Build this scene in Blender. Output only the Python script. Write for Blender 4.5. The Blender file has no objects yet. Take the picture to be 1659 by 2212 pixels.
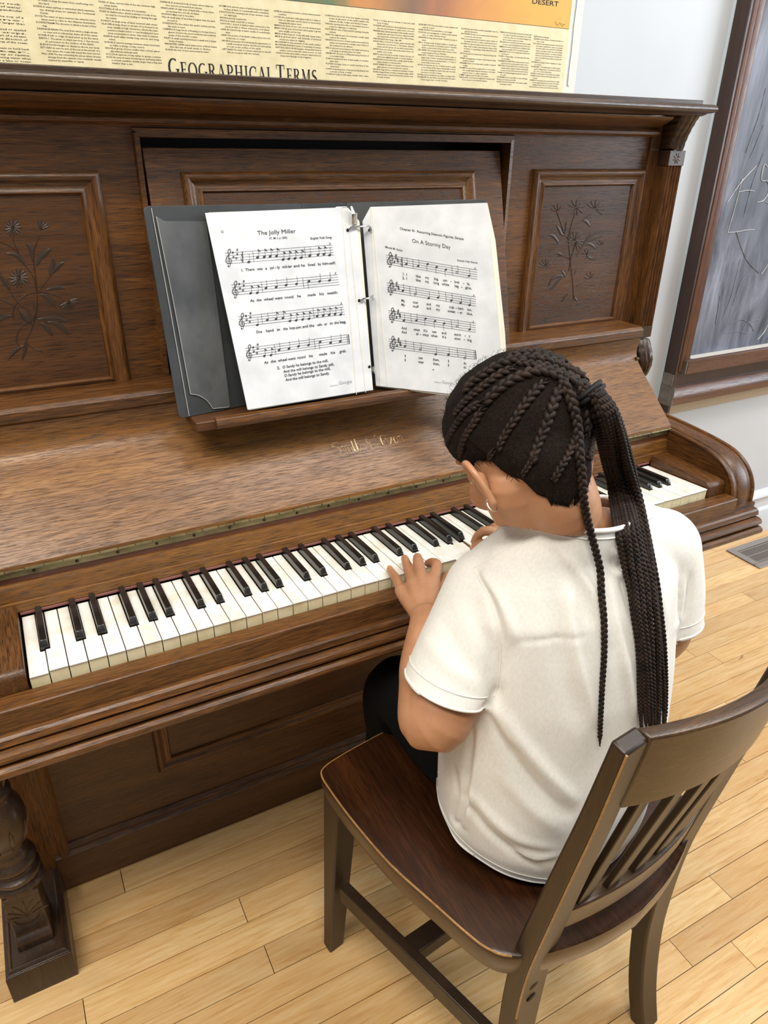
import bpy, bmesh, math, random
import numpy as np
from mathutils import Vector, Matrix, noise
random.seed(7)
# ---------------------------------------------------------------- camera, light, exposure
scene = bpy.context.scene
COL = scene.collection
W, H = 1659.0, 2212.0
CAM = dict(x=.0576, y=-.8233, z=1.3401, yaw=.4938, pitch=-.4773, roll=.0154, f=1547.66)
def cam_axes():
    y, p, r = CAM['yaw'], CAM['pitch'], CAM['roll']
    fwd = Vector((math.sin(y)*math.cos(p), math.cos(y)*math.cos(p), math.sin(p)))
    right = Vector((math.cos(y), -math.sin(y), 0)); up = right.cross(fwd)
    return right*math.cos(r)+up*math.sin(r), up*math.cos(r)-right*math.sin(r), fwd
RT, UP, FW = cam_axes()
EYE = Vector((CAM['x'], CAM['y'], CAM['z']))
cd = bpy.data.cameras.new('camera'); cam = bpy.data.objects.new('camera', cd); COL.objects.link(cam)
cam.matrix_world = Matrix(((RT.x, UP.x, -FW.x, EYE.x), (RT.y, UP.y, -FW.y, EYE.y), (RT.z, UP.z, -FW.z, EYE.z), (0, 0, 0, 1)))
cd.sensor_fit = 'HORIZONTAL'; cd.sensor_width = 36.0; cd.lens = 36.0*CAM['f']/W; cd.clip_start = .01
scene.camera = cam
scene.view_settings.view_transform = 'Standard'
scene.view_settings.look = 'None'
scene.view_settings.gamma = 1
scene.view_settings.use_curve_mapping = False
scene.view_settings.exposure = 0.0
world = bpy.data.worlds.new('world'); scene.world = world; world.use_nodes = True
world.node_tree.nodes['Background'].inputs[0].default_value = (.92, .96, 1, 1)
world.node_tree.nodes['Background'].inputs[1].default_value = .24
def area(name, loc, target, sx, sy, power, col):
    l = bpy.data.lights.new(name, 'AREA'); l.shape = 'RECTANGLE'; l.size = sx; l.size_y = sy; l.energy = power; l.color = col
    o = bpy.data.objects.new(name, l); COL.objects.link(o); o.location = loc
    o.rotation_euler = (Vector(target)-Vector(loc)).to_track_quat('-Z', 'Y').to_euler()
    return o
area('ceiling_lamp_light', (-.6, -.9, 3.1), (-.2, -.3, 0), 2.4, .6, 82, (1, .92, .81))
area('ceiling_lamp_light', (1.9, -.6, 3.1), (1.9, -.4, 0), 2.4, .6, 56, (1, .96, .91))
area('window_light', (4.6, -1.4, 1.9), (1.2, .2, .8), 1.8, 2.0, 105, (.82, .91, 1))

# ---------------------------------------------------------------- helpers
def ray(px, py): return FW + RT*((px-W/2)/CAM['f']) - UP*((py-H/2)/CAM['f'])
def on_plane(px, py, p0, n):
    d = ray(px, py); return EYE + d*((p0-EYE).dot(n)/d.dot(n))
def on(px, py, **k):
    a, v = list(k.items())[0]; i = 'xyz'.index(a); d = ray(px, py); return EYE + d*((v-EYE[i])/d[i])
def at(px, py, dist): return EYE + ray(px, py)*dist
def lerp(a, b, t): return a+(b-a)*t
def S(r, g, b):
    f = lambda c: ((c/255+.055)/1.055)**2.4 if c/255 > .04045 else c/255/12.92
    return (f(r), f(g), f(b), 1)

class MB:
    def __init__(s): s.bm = bmesh.new()
    def face(s, vs):
        try: return s.bm.faces.new(vs)
        except ValueError: return None
    def box(s, x0, x1, y0, y1, z0, z1):
        return s.hexa([Vector((x, y, z)) for z in (z0, z1) for (x, y) in ((x0, y0), (x1, y0), (x1, y1), (x0, y1))])
    def hexa(s, p):
        v = [s.bm.verts.new(q) for q in p]
        for f in ((3, 2, 1, 0), (4, 5, 6, 7), (0, 1, 5, 4), (1, 2, 6, 5), (2, 3, 7, 6), (3, 0, 4, 7)): s.face([v[i] for i in f])
        return v
    def bar(s, a, b, u, w, wu, ww, wu2=None, ww2=None):
        """square bar from a to b, half widths wu along u, ww along w"""
        wu2 = wu if wu2 is None else wu2; ww2 = ww if ww2 is None else ww2
        u = Vector(u); w = Vector(w)
        p = [a-u*wu-w*ww, a+u*wu-w*ww, a+u*wu+w*ww, a-u*wu+w*ww, b-u*wu2-w*ww2, b+u*wu2-w*ww2, b+u*wu2+w*ww2, b-u*wu2+w*ww2]
        return s.hexa(p)
    def loft(s, rings, closed=True, cap=True):
        vr = [[s.bm.verts.new(p) for p in r] for r in rings]
        n = len(rings[0])
        for a, b in zip(vr, vr[1:]):
            for i in range(n if closed else n-1):
                j = (i+1) % n; s.face([a[i], a[j], b[j], b[i]])
        if cap and closed:
            s.face(vr[0][::-1]); s.face(vr[-1])
        return vr
    def prism(s, prof, x0, x1):
        return s.loft([[Vector((x, y, z)) for y, z in prof] for x in (x0, x1)])
    def extrude(s, poly, d):
        d = Vector(d); return s.loft([[Vector(p) for p in poly], [Vector(p)+d for p in poly]])
    def tube(s, pts, r, seg=8, cap=True, ry=None):
        pts = [Vector(p) for p in pts]; n = len(pts)
        rs = r if isinstance(r, (list, tuple)) else [r]*n
        rys = ry if ry is not None else rs
        if not isinstance(rys, (list, tuple)): rys = [rys]*n
        t0 = (pts[1]-pts[0]).normalized()
        ref = Vector((0, 0, 1)) if abs(t0.z) < .9 else Vector((1, 0, 0))
        u = t0.cross(ref).normalized(); rings = []
        for i in range(n):
            t = (pts[min(i+1, n-1)]-pts[max(i-1, 0)])
            if t.length < 1e-9: t = t0
            t = t.normalized(); u = (u-t*u.dot(t))
            u = u.normalized() if u.length > 1e-6 else t.orthogonal().normalized()
            w = t.cross(u)
            rings.append([pts[i]+u*(math.cos(2*math.pi*k/seg)*rs[i])+w*(math.sin(2*math.pi*k/seg)*rys[i]) for k in range(seg)])
        return s.loft(rings, cap=cap)
    def lathe(s, prof, c, seg=24):
        c = Vector(c)
        return s.loft([[c+Vector((r*math.cos(2*math.pi*k/seg), r*math.sin(2*math.pi*k/seg), z)) for k in range(seg)] for r, z in prof])
    def sphere(s, c, rx, ry=None, rz=None, seg=12, M=None):
        ry = ry or rx; rz = rz or rx; c = Vector(c); rings = []
        m = seg//2
        for i in range(1, m):
            th = math.pi*i/m; ring = []
            for k in range(seg):
                p = Vector((rx*math.sin(th)*math.cos(2*math.pi*k/seg), ry*math.sin(th)*math.sin(2*math.pi*k/seg), -rz*math.cos(th)))
                ring.append(c+(M @ p if M else p))
            rings.append(ring)
        vr = s.loft(rings, cap=False)
        for e, ring, sg in ((-1, vr[0], -1), (1, vr[-1], 1)):
            p = Vector((0, 0, rz*e)); v = s.bm.verts.new(c+(M @ p if M else p))
            for k in range(seg):
                a, b = ring[k], ring[(k+1) % seg]
                s.face([b, a, v] if sg < 0 else [a, b, v])
    def build(s, name, mat, parent=None, bevel=0, smooth=40, seg=2, keep=False):
        bmesh.ops.remove_doubles(s.bm, verts=s.bm.verts, dist=1e-6)
        bmesh.ops.recalc_face_normals(s.bm, faces=s.bm.faces)
        me = bpy.data.meshes.new(name); s.bm.to_mesh(me)
        if not keep: s.bm.free()
        return link(name, me, mat, parent, bevel, smooth, seg)

def world_loc(o):
    v = Vector((0, 0, 0))
    while o is not None: v += o.location; o = o.parent
    return v
def link(name, me, mat, parent=None, bevel=0, smooth=40, seg=2):
    """me is in world coordinates; the object gets its parent's world origin as its own"""
    if parent is not None:
        me.transform(Matrix.Translation(-world_loc(parent)))
    o = bpy.data.objects.new(name, me); COL.objects.link(o)
    if parent is not None: o.parent = parent
    if mat is not None: me.materials.append(mat)
    if smooth:
        me.shade_smooth(); me.set_sharp_from_angle(angle=math.radians(smooth))
    if bevel:
        m = o.modifiers.new('edge_bevel', 'BEVEL'); m.width = bevel; m.segments = seg; m.limit_method = 'ANGLE'; m.angle_limit = math.radians(35); m.harden_normals = False
    return o
def tag(o, label=None, cat=None, group=None, kind=None):
    if label: o['label'] = label
    if cat: o['category'] = cat
    if group: o['group'] = group
    if kind: o['kind'] = kind
    return o
def thing(name, loc, label, cat, group=None):
    o = bpy.data.objects.new(name, None); COL.objects.link(o); o.location = loc; o.empty_display_size = .05
    return tag(o, label, cat, group)
def struct(o): o['kind'] = 'structure'; return o
def recenter(o):
    """move a top-level mesh's origin to the middle of its base"""
    me = o.data; c = [v.co for v in me.vertices]
    b = Vector(((min(v.x for v in c)+max(v.x for v in c))/2, (min(v.y for v in c)+max(v.y for v in c))/2, min(v.z for v in c)))
    me.transform(Matrix.Translation(-b)); o.location = b
    return o

# ---------------------------------------------------------------- materials
class N:
    def __init__(s, name):
        s.m = bpy.data.materials.new(name); s.m.use_nodes = True; s.t = s.m.node_tree; s.b = s.t.nodes['Principled BSDF']
        s.out = s.t.nodes['Material Output']
    def n(s, typ, **k):
        nd = s.t.nodes.new(typ)
        for a, v in k.items(): setattr(nd, a, v)
        return nd
    def l(s, a, b): s.t.links.new(a, b)
    def obj(s, scale=(1, 1, 1), rot=(0, 0, 0), loc=(0, 0, 0), src='Object'):
        tc = s.n('ShaderNodeTexCoord'); mp = s.n('ShaderNodeMapping')
        mp.inputs['Scale'].default_value = scale; mp.inputs['Rotation'].default_value = rot; mp.inputs['Location'].default_value = loc
        s.l(tc.outputs[src], mp.inputs[0]); return mp.outputs[0]
    def noise(s, vec, scale=5, detail=4, rough=.55, dist=0):
        t = s.n('ShaderNodeTexNoise'); t.inputs['Scale'].default_value = scale; t.inputs['Detail'].default_value = detail
        t.inputs['Roughness'].default_value = rough; t.inputs['Distortion'].default_value = dist
        if vec is not None: s.l(vec, t.inputs['Vector'])
        return t.outputs['Fac']
    def ramp(s, fac, stops):
        r = s.n('ShaderNodeValToRGB'); e = r.color_ramp.elements
        while len(e) < len(stops): e.new(.5)
        for k, (p, c) in enumerate(stops): e[k].position = p; e[k].color = c if len(c) == 4 else (*c, 1)
        s.l(fac, r.inputs[0]); return r.outputs[0]
    def mix(s, fac, a, b, typ='MIX'):
        m = s.n('ShaderNodeMix', data_type='RGBA', blend_type=typ)
        for sock, v in ((m.inputs[0], fac), (m.inputs[6], a), (m.inputs[7], b)):
            if hasattr(v, 'links'): s.l(v, sock)
            else: sock.default_value = v
        return m.outputs[2]
    def math(s, op, a, b=0):
        m = s.n('ShaderNodeMath', operation=op)
        for sock, v in ((m.inputs[0], a), (m.inputs[1], b)):
            if hasattr(v, 'links'): s.l(v, sock)
            else: sock.default_value = v
        return m.outputs[0]
    def bump(s, h, strength=.2, dist=.001):
        b = s.n('ShaderNodeBump'); b.inputs['Strength'].default_value = strength; b.inputs['Distance'].default_value = dist
        s.l(h, b.inputs['Height']); s.l(b.outputs[0], s.b.inputs['Normal']); return b
    def set(s, col=None, rough=None, **k):
        if col is not None:
            if hasattr(col, 'links'): s.l(col, s.b.inputs['Base Color'])
            else: s.b.inputs['Base Color'].default_value = col
        if rough is not None:
            if hasattr(rough, 'links'): s.l(rough, s.b.inputs['Roughness'])
            else: s.b.inputs['Roughness'].default_value = rough
        for a, v in k.items(): s.b.inputs[a.replace('_', ' ')].default_value = v
        return s.m

def flat(name, col, rough=.6, bumpy=0, nscale=300, **k):
    s = N(name); v = s.obj(); f = s.noise(v, nscale, 3)
    c = s.mix(f, tuple(x*.92 for x in col[:3])+(1,), tuple(min(1, x*1.06) for x in col[:3])+(1,))
    if bumpy: s.bump(f, bumpy, .001)
    return s.set(c, rough, **k)

def oak(name, axis='x', dark=(46, 26, 10), mid=(90, 56, 24), light=(128, 83, 38), rough=.38, fleck=1.0, coat=.10, pore=1.0, seed=0, bumpk=.35):
    """stained quarter-sawn oak, grain running along the given axis"""
    s = N(name)
    i = 'xyz'.index(axis)
    def sc(al, ac): v = [ac]*3; v[i] = al; return tuple(v)
    big = s.noise(s.obj(sc(1.2, 9), loc=(seed, seed*.7, 0)), 1.0, 3, .6, .8)
    fine = s.noise(s.obj(sc(34, 820), loc=(seed, 3, 1)), 1.0, 3, .6, .25)
    mid_n = s.noise(s.obj(sc(7, 170), loc=(1, seed, 4)), 1.0, 4, .6, .6)
    rays = s.noise(s.obj(sc(16, 110), rot=(.12, .14, .16), loc=(seed, 2, 2)), 1.0, 2, .4, 1.0)
    a = s.math('ADD', s.math('MULTIPLY', big, .40), s.math('MULTIPLY', mid_n, .24))
    a = s.math('ADD', a, s.math('MULTIPLY', fine, .36))
    col = s.ramp(a, [(.36, S(*dark)), (.5, S(*mid)), (.66, S(*light))])
    fl = s.ramp(rays, [(.56, (0, 0, 0)), (.66, (1, 1, 1))])
    lightc = S(*[min(255, int(c*1.18)) for c in light])
    col = s.mix(s.math('MULTIPLY', fl, .20*fleck), col, lightc)
    pores = s.ramp(fine, [(.38, (1, 1, 1)), (.46, (0, 0, 0))])
    col = s.mix(s.math('MULTIPLY', pores, .55*pore), col, S(*[int(c*.45) for c in dark]))
    h = s.math('SUBTRACT', s.math('MULTIPLY', fine, .6), s.math('MULTIPLY', pores, .5))
    s.bump(h, bumpk, .0006)
    wear = s.noise(s.obj((6, 6, 6)), 1.0, 3)
    r = s.math('ADD', s.math('MULTIPLY', wear, .16), rough-.08)
    s.set(col, r, Coat_Weight=coat, Coat_Roughness=.22)
    return s.m

M = {}
M['oak_x'] = oak('stained_oak_lengthwise', 'x')
M['oak_z'] = oak('stained_oak_upright', 'z', seed=5)
M['oak_y'] = oak('stained_oak_crosswise', 'y', seed=9)
M['oak_fall'] = oak('fallboard_oak', 'x', dark=(72, 44, 17), mid=(116, 76, 34), light=(150, 104, 50), seed=3, rough=.34, fleck=.6, bumpk=.5)
M['oak_panel'] = oak('carved_panel_oak', 'x', dark=(42, 24, 10), mid=(76, 46, 20), light=(100, 63, 30), seed=12, fleck=.35)
M['oak_lid'] = oak('lid_oak', 'x', dark=(48, 34, 23), mid=(68, 49, 33), light=(88, 65, 45), seed=15, rough=.3, fleck=.15, pore=.3)
M['oak_dark'] = oak('lower_panel_oak', 'x', dark=(46, 26, 11), mid=(78, 47, 20), light=(104, 66, 30), seed=21, fleck=.1, pore=.3)
M['oak_carve'] = oak('carved_dark_oak', 'z', dark=(38, 26, 17), mid=(60, 42, 28), light=(84, 61, 42), seed=25, fleck=.0, pore=.25, rough=.3)
M['recess'] = flat('dark_recess', S(22, 14, 10), .8)
M['incised'] = flat('incised_stain', S(52, 38, 28), .45)
M['red_strip'] = oak('reddish_hinge_strip', 'x', dark=(84, 44, 24), mid=(110, 62, 36), light=(128, 78, 46), seed=31, fleck=0, pore=.2)
M['felt'] = flat('pink_felt', S(140, 92, 84), .95)
s = N('hinge_brass'); f = s.noise(s.obj((30, 60, 60)), 1, 4)
M['brass'] = s.set(s.ramp(f, [(.3, S(104, 92, 62)), (.7, S(152, 138, 100))]), .42, Metallic=.6)
M['screw'] = flat('dark_screw', S(74, 62, 44), .4, Metallic=.7)
def ivory(nm, hi, lo):
    s = N(nm); f = s.noise(s.obj((30, 22, 30)), 1.0, 5, .6); f2 = s.noise(s.obj((240, 90, 240)), 1, 3)
    c = s.ramp(f, [(.32, lo), (.55, hi)]); s.bump(f2, .06, .0004)
    return s.set(c, .28, Coat_Weight=.2)
M['ivory'] = ivory('key_top_white', S(246, 246, 240), S(228, 224, 206))
M['ivory_front'] = ivory('key_front_cream', S(240, 230, 192), S(222, 208, 164))
M['key_wood'] = flat('key_stick_wood', S(150, 108, 58), .7)
s = N('ebony'); f = s.noise(s.obj((60, 12, 60)), 1, 4); s.bump(s.noise(s.obj((500, 60, 500)), 1, 2), .1, .0004)
M['ebony'] = s.set(s.ramp(f, [(.3, S(16, 15, 15)), (.75, S(34, 31, 30))]), .24, Coat_Weight=.3)
# chair
M['chair_wood'] = oak('dark_chair_wood', 'z', dark=(30, 19, 9), mid=(44, 29, 15), light=(60, 41, 22), seed=41, fleck=0, pore=.15, rough=.42, coat=.05, bumpk=.12)
M['chair_rail'] = oak('chair_rail_wood', 'x', dark=(40, 26, 12), mid=(64, 43, 21), light=(100, 70, 35), seed=43, fleck=.1, pore=.4, rough=.36, coat=.2, bumpk=.2)
M['seat_wood'] = oak('chair_seat_wood', 'y', dark=(28, 13, 5), mid=(54, 28, 11), light=(88, 50, 22), seed=47, fleck=.1, pore=.2, rough=.34, coat=.3, bumpk=.15)
M['worn_edge'] = oak('worn_wood_edge', 'x', dark=(120, 84, 48), mid=(160, 120, 72), light=(190, 150, 98), seed=49, fleck=0, pore=.3)
# binder
s = N('binder_vinyl'); f = s.noise(s.obj((900, 900, 900)), 1, 2); s.bump(f, .15, .0003)
M['vinyl'] = s.set(s.ramp(s.noise(s.obj((8, 8, 8)), 1, 3), [(.3, S(44, 47, 49)), (.7, S(66, 69, 70))]), .42)
s = N('binder_pocket_vinyl'); s.bump(s.noise(s.obj((34, 34, 18)), 1, 3, .5, .6), .5, .004)
M['pocket'] = s.set(s.ramp(s.noise(s.obj((14, 14, 10)), 1, 3), [(.3, S(70, 73, 75)), (.7, S(98, 101, 102))]), .24, Coat_Weight=.6, Coat_Roughness=.15)
M['paper'] = flat('sheet_paper', S(222, 224, 226), .55, .0)
s = N('page_sleeve'); h = s.noise(s.obj((30, 30, 30)), 1, 4, .55, .5); s.bump(h, .14, .003)
M['sleeve'] = s.set(s.ramp(s.noise(s.obj((22, 22, 22)), 1, 3), [(.35, S(206, 210, 214)), (.7, S(226, 229, 232))]), .22, Coat_Weight=.5, Coat_Roughness=.1)
M['sleeve_edge'] = flat('sleeve_edge_cream', S(232, 228, 208), .4)
M['ink'] = flat('printed_ink', S(38, 38, 44), .6)
M['ink_grey'] = flat('printed_grey_ink', S(158, 160, 166), .6)
M['ink_black'] = flat('poster_ink', S(22, 22, 26), .7)
M['steel'] = flat('ring_steel', S(196, 198, 196), .22, Metallic=1.0)
M['gold'] = flat('worn_gold_lettering', S(206, 182, 138), .4, Metallic=.25)
# person
def skin():
    s = N('skin'); f = s.noise(s.obj((18, 18, 18)), 1, 4); f2 = s.noise(s.obj((420, 420, 420)), 1, 3)
    s.bump(f2, .1, .0006)
    c = s.ramp(f, [(.3, S(172, 122, 88)), (.7, S(198, 148, 112))])
    return s.set(c, .46, Subsurface_Weight=.12, Subsurface_Scale=.01)
M['skin'] = skin()
M['nail'] = flat('finger_nail', S(214, 168, 146), .3)
def shirt():
    s = N('white_cotton'); w = s.noise(s.obj((300, 300, 180)), 1, 3); w2 = s.noise(s.obj((1400, 1400, 1400)), 1, 2)
    h = s.math('ADD', s.math('MULTIPLY', w, .6), s.math('MULTIPLY', w2, .4)); s.bump(h, .22, .0006)
    c = s.ramp(w, [(.3, S(222, 219, 211)), (.7, S(232, 229, 223))])
    return s.set(c, .9, Sheen_Weight=.3, Subsurface_Weight=.06, Subsurface_Scale=.01)
M['shirt'] = shirt()
M['thread'] = flat('shirt_stitching', S(236, 232, 222), .9)
M['pants'] = flat('black_trousers', S(9, 9, 10), .95, .2, 900, Specular_IOR_Level=.2)
s = N('braided_hair'); f = s.noise(s.obj((700, 700, 700)), 1, 3, .6); s.bump(f, .5, .0008)
M['hair'] = s.set(s.ramp(s.noise(s.obj((90, 90, 90)), 1, 3), [(.3, S(16, 11, 8)), (.7, S(50, 35, 26))]), .62); s.b.inputs['Specular IOR Level'].default_value = .28
s = N('scalp_hair'); f = s.noise(s.obj((420, 420, 420)), 1, 5, .7, 1.2); s.bump(f, 1.0, .003)
M['scalp'] = s.set(s.ramp(f, [(.35, S(12, 9, 7)), (.75, S(54, 41, 34))]), .85); s.b.inputs['Specular IOR Level'].default_value = .15
M['hairtie'] = flat('black_hair_tie', S(14, 14, 15), .7, .4, 900)
# ---------------------------------------------------------------- room
YW = .668                                    # back wall plane
def floor_mesh():
    mb = MB(); lay = mb.bm.verts.layers.float_color.new('plank'); w = .0571; rnd = random.Random(11)
    known = {3: [.048], 0: [.2455], -1: [-.0545], -2: [.258, 1.45], -5: [.494], -7: [1.122], -8: [.35]}
    for k in range(-34, 11):
        y0 = .1110-.0571+k*w; ends = list(known.get(k, []))
        x = -2.2-rnd.random()
        js = []
        while x < 5.4:
            x += rnd.uniform(.45, 1.5); js.append(x)
        js = [j for j in js if all(abs(j-e) > .45 for e in ends) and not (-4 <= k <= 2 and -.15 < j < .95)]+ends; js = [-3]+sorted(js)+[5.6]
        for a, b in zip(js, js[1:]):
            if y0 > YW: continue
            c = (rnd.random(), rnd.random(), rnd.random(), 1); g = .0007
            vs = []
            for (xx, yy) in ((a+g, y0+g), (b-g, y0+g), (b-g, min(y0+w-g, YW+.02)), (a+g, min(y0+w-g, YW+.02))):
                v = mb.bm.verts.new((xx, yy, 0)); v[lay] = c; vs.append(v)
            lo = []
            for v in vs:
                q = mb.bm.verts.new((v.co.x, v.co.y, -.004)); q[lay] = c; lo.append(q)
            mb.bm.faces.new(vs)
            for i in range(4): mb.bm.faces.new([vs[i], lo[i], lo[(i+1) % 4], vs[(i+1) % 4]])
    vs = []
    for p in ((-3, -2.2, -.0035), (5.6, -2.2, -.0035), (5.6, YW+.02, -.0035), (-3, YW+.02, -.0035)):
        v = mb.bm.verts.new(p); v[lay] = (0, 0, 0, 0); vs.append(v)
    mb.bm.faces.new(vs)
    return mb
s = N('maple_floorboards')
at_n = s.n('ShaderNodeAttribute', attribute_name='plank')
sep = s.n('ShaderNodeSeparateColor'); s.l(at_n.outputs['Color'], sep.inputs[0])
tc = s.n('ShaderNodeTexCoord'); vm = s.n('ShaderNodeVectorMath', operation='MULTIPLY_ADD')
s.l(at_n.outputs['Color'], vm.inputs[0]); vm.inputs[1].default_value = (7, 9, 5); s.l(tc.outputs['Object'], vm.inputs[2])
def mapped(scale):
    mp = s.n('ShaderNodeMapping'); mp.inputs['Scale'].default_value = scale; s.l(vm.outputs[0], mp.inputs[0]); return mp.outputs[0]
g1 = s.noise(mapped((3.5, 42, 1)), 1, 6, .65, 2.6)
g2 = s.noise(mapped((10, 160, 1)), 1, 4, .6, .5)
blot = s.noise(mapped((7, 12, 1)), 1, 3, .5, 1.5)
base = s.ramp(s.math('ADD', s.math('MULTIPLY', g1, .6), s.math('MULTIPLY', g2, .4)), [(.3, S(196, 146, 86)), (.45, S(226, 186, 128)), (.6, S(240, 210, 158))])
base = s.mix(s.math('MULTIPLY', s.ramp(g1, [(.62, (0, 0, 0)), (.72, (1, 1, 1))]), .5), base, S(176, 128, 76))
tint = s.mix(sep.outputs[0], S(222, 212, 202), S(255, 252, 246))
base = s.mix(1.0, base, tint, 'MULTIPLY')
warm = s.mix(s.math('MULTIPLY', sep.outputs[1], .28), base, S(226, 172, 104))
warm = s.mix(s.math('MULTIPLY', s.ramp(blot, [(.55, (0, 0, 0)), (.75, (1, 1, 1))]), .2), warm, S(190, 168, 132))
speck = s.noise(s.obj((60, 110, 1)), 1, 4, .7)
warm = s.mix(s.math('MULTIPLY', s.ramp(speck, [(.66, (0, 0, 0)), (.72, (1, 1, 1))]), .55), warm, S(110, 78, 44))
knot = s.noise(mapped((12, 26, 1)), 1, 2, .5, 1.0)
warm = s.mix(s.math('MULTIPLY', s.ramp(knot, [(.74, (0, 0, 0)), (.8, (1, 1, 1))]), .6), warm, S(120, 80, 44))
gap = s.mix(at_n.outputs['Alpha'], S(40, 26, 14), warm)
s.bump(g2, .08, .0006)
M['floor'] = s.set(gap, .36, Coat_Weight=.25, Coat_Roughness=.18)
fl = struct(floor_mesh().build('floor', M['floor'], smooth=0))
s = N('painted_plaster'); f = s.noise(s.obj((9, 9, 9)), 1, 5, .6); s.bump(f, .12, .004)
M['wall'] = s.set(s.ramp(s.noise(s.obj((1.4, 1.4, 1.4)), 1, 3), [(.3, S(186, 192, 198)), (.7, S(198, 203, 208))]), .5)
M['trim_white'] = flat('white_trim_paint', S(206, 210, 214), .4)
M['trim_blue'] = flat('pale_blue_caulk', S(204, 222, 232), .5)
M['tan'] = flat('tan_paint', S(176, 160, 136), .5)
mb = MB(); mb.box(-3, 5.6, YW, YW+.1, -.01, 3.2); struct(mb.build('wall_back', M['wall'], smooth=0))
mb = MB(); mb.box(5.6, 5.7, -.1, YW+.1, -.01, 3.2); struct(mb.build('wall_right', M['wall'], smooth=0))
mb = MB()
prof = [(YW, 0), (YW-.018, 0), (YW-.018, .098), (YW-.014, .108), (YW-.008, .113), (YW-.008, .152), (YW-.016, .156), (YW-.02, .165), (YW-.014, .178), (YW-.004, .19), (YW, .192)]
mb.prism(prof, 1.4, 5.6); struct(mb.build('baseboard_back', M['trim_white'], bevel=.001))
mb = MB(); mb.box(1.8165, 1.8205, YW-.004, YW, .60, 2.4); struct(mb.build('trim_1', M['trim_blue']))

# floor register
g = thing('floor_register', (2.40, .54, 0), 'bronze metal floor register with narrow slots set in the floorboards by the wall', 'floor vent')
M['register'] = flat('register_bronze', S(156, 146, 140), .42, Metallic=.5)
mb = MB(); rx0, rx1, ry0, ry1 = 2.282, 2.60, .468, .612
for (a, b, c, d) in ((rx0, rx1, ry0, ry0+.026), (rx0, rx1, ry1-.026, ry1), (rx0, rx0+.03, ry0+.026, ry1-.026), (rx1-.03, rx1, ry0+.026, ry1-.026)): mb.box(a, b, c, d, .0005, .005)
mb.build('rim', M['register'], g, bevel=.0015)
mb = MB(); mb.box(rx0+.028, rx1-.028, ry0+.024, ry1-.024, .0003, .0012); mb.build('slot_well', M['recess'], g)
x = rx0+.034
mb = MB()
while x < rx1-.032:
    mb.box(x, x+.0042, ry0+.024, ry1-.024, .0012, .004); x += .0094
for yy in (.50, .54, .578): mb.box(rx0+.03, rx1-.03, yy, yy+.004, .0012, .0042)
mb.build('grille', M['register'], g)

# ---------------------------------------------------------------- chalkboard
cb = thing('chalkboard', (2.4, .63, .6), 'dark slate chalkboard with smeared chalk and red-brown wooden frame on the white wall', 'chalkboard')
M['cb_wood'] = oak('chalkboard_frame_wood', 'z', dark=(54, 30, 18), mid=(84, 50, 32), light=(112, 72, 48), seed=61, fleck=.1, pore=.25, rough=.32)
M['cb_wood_x'] = oak('chalkboard_rail_wood', 'x', dark=(48, 26, 16), mid=(78, 46, 30), light=(108, 70, 48), seed=63, fleck=.1, pore=.25, rough=.32)
M['cb_shaded'] = oak('chalkboard_shaded_wood', 'z', dark=(44, 28, 22), mid=(62, 40, 32), light=(78, 54, 44), seed=65, fleck=0, pore=.2, rough=.4)  # frame wood with the side face's shade put into its colour; apron shares it
M['end_grain'] = oak('worn_end_grain', 'x', dark=(74, 66, 60), mid=(112, 104, 98), light=(150, 144, 138), seed=67, fleck=0, pore=.6)
s = N('slate'); v = s.obj((5, 5, 2.2), rot=(0, .5, 0)); sm = s.noise(v, 1, 6, .62, 1.6); sm2 = s.noise(s.obj((22, 5, 4), rot=(0, .7, 0)), 1, 5, .6, .8)
sw = s.noise(s.obj((2.2, 2, 2.0), loc=(.6, 0, .2)), 1, 2)
k = s.math('MULTIPLY', s.ramp(s.math('ADD', s.math('MULTIPLY', sm, .6), s.math('MULTIPLY', sm2, .4)), [(.4, (0, 0, 0)), (.68, (1, 1, 1))]), s.ramp(sw, [(.34, (.25, .25, .25)), (.62, (1, 1, 1))]))
M['slate'] = s.set(s.mix(k, S(52, 56, 66), S(168, 172, 190)), .55)
M['chalk'] = flat('white_chalk', S(222, 224, 226), .95)
M['chalk_faint'] = flat('smeared_chalk', S(140, 145, 158), .95)
M['dust'] = flat('chalk_dust', S(206, 202, 194), .95, .5, 120)
XL = 1.821; FY = .618
mb = MB(); mb.box(XL+.060, 3.4, .652, .662, .77, 2.1); mb.build('slate', M['slate'], cb)
mb = MB(); mb.box(XL, XL+.012, FY+.004, YW, .605, 2.1); mb.build('frame_side', M['cb_shaded'], cb, bevel=.002)
mb = MB()
pr_ = [(XL+.010, .62), (XL+.010, FY+.002), (XL+.022, FY), (XL+.027, FY+.006), (XL+.033, FY+.004), (XL+.052, FY+.004), (XL+.060, FY+.012), (XL+.064, .652), (XL+.012, .66)]
mb.loft([[Vector((x, y, z)) for x, y in pr_] for z in (.735, 2.1)]); mb.build('frame_upright', M['cb_wood'], cb, bevel=.002)
mb = MB(); mb.box(XL+.03, 3.4, FY-.006, .654, .742, .762); mb.box(XL+.032, 3.4, FY-.010, FY+.004, .728, .771)
mb.build('chalk_rail', M['cb_wood_x'], cb, bevel=.002)
for bx in ((XL+.028, XL+.031, FY-.009, .64, .730, .770), (XL-.002, XL+.001, FY+.005, .664, .691, .728), (XL-.003, XL, FY-.009, .664, .632, .690)):
    mb = MB(); mb.box(*bx); mb.build('end_grain_block', M['end_grain'], cb)
mb = MB(); mb.box(XL+.064, 3.4, FY+.004, .652, .762, .770); mb.build('dust_ledge', M['dust'], cb)
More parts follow.
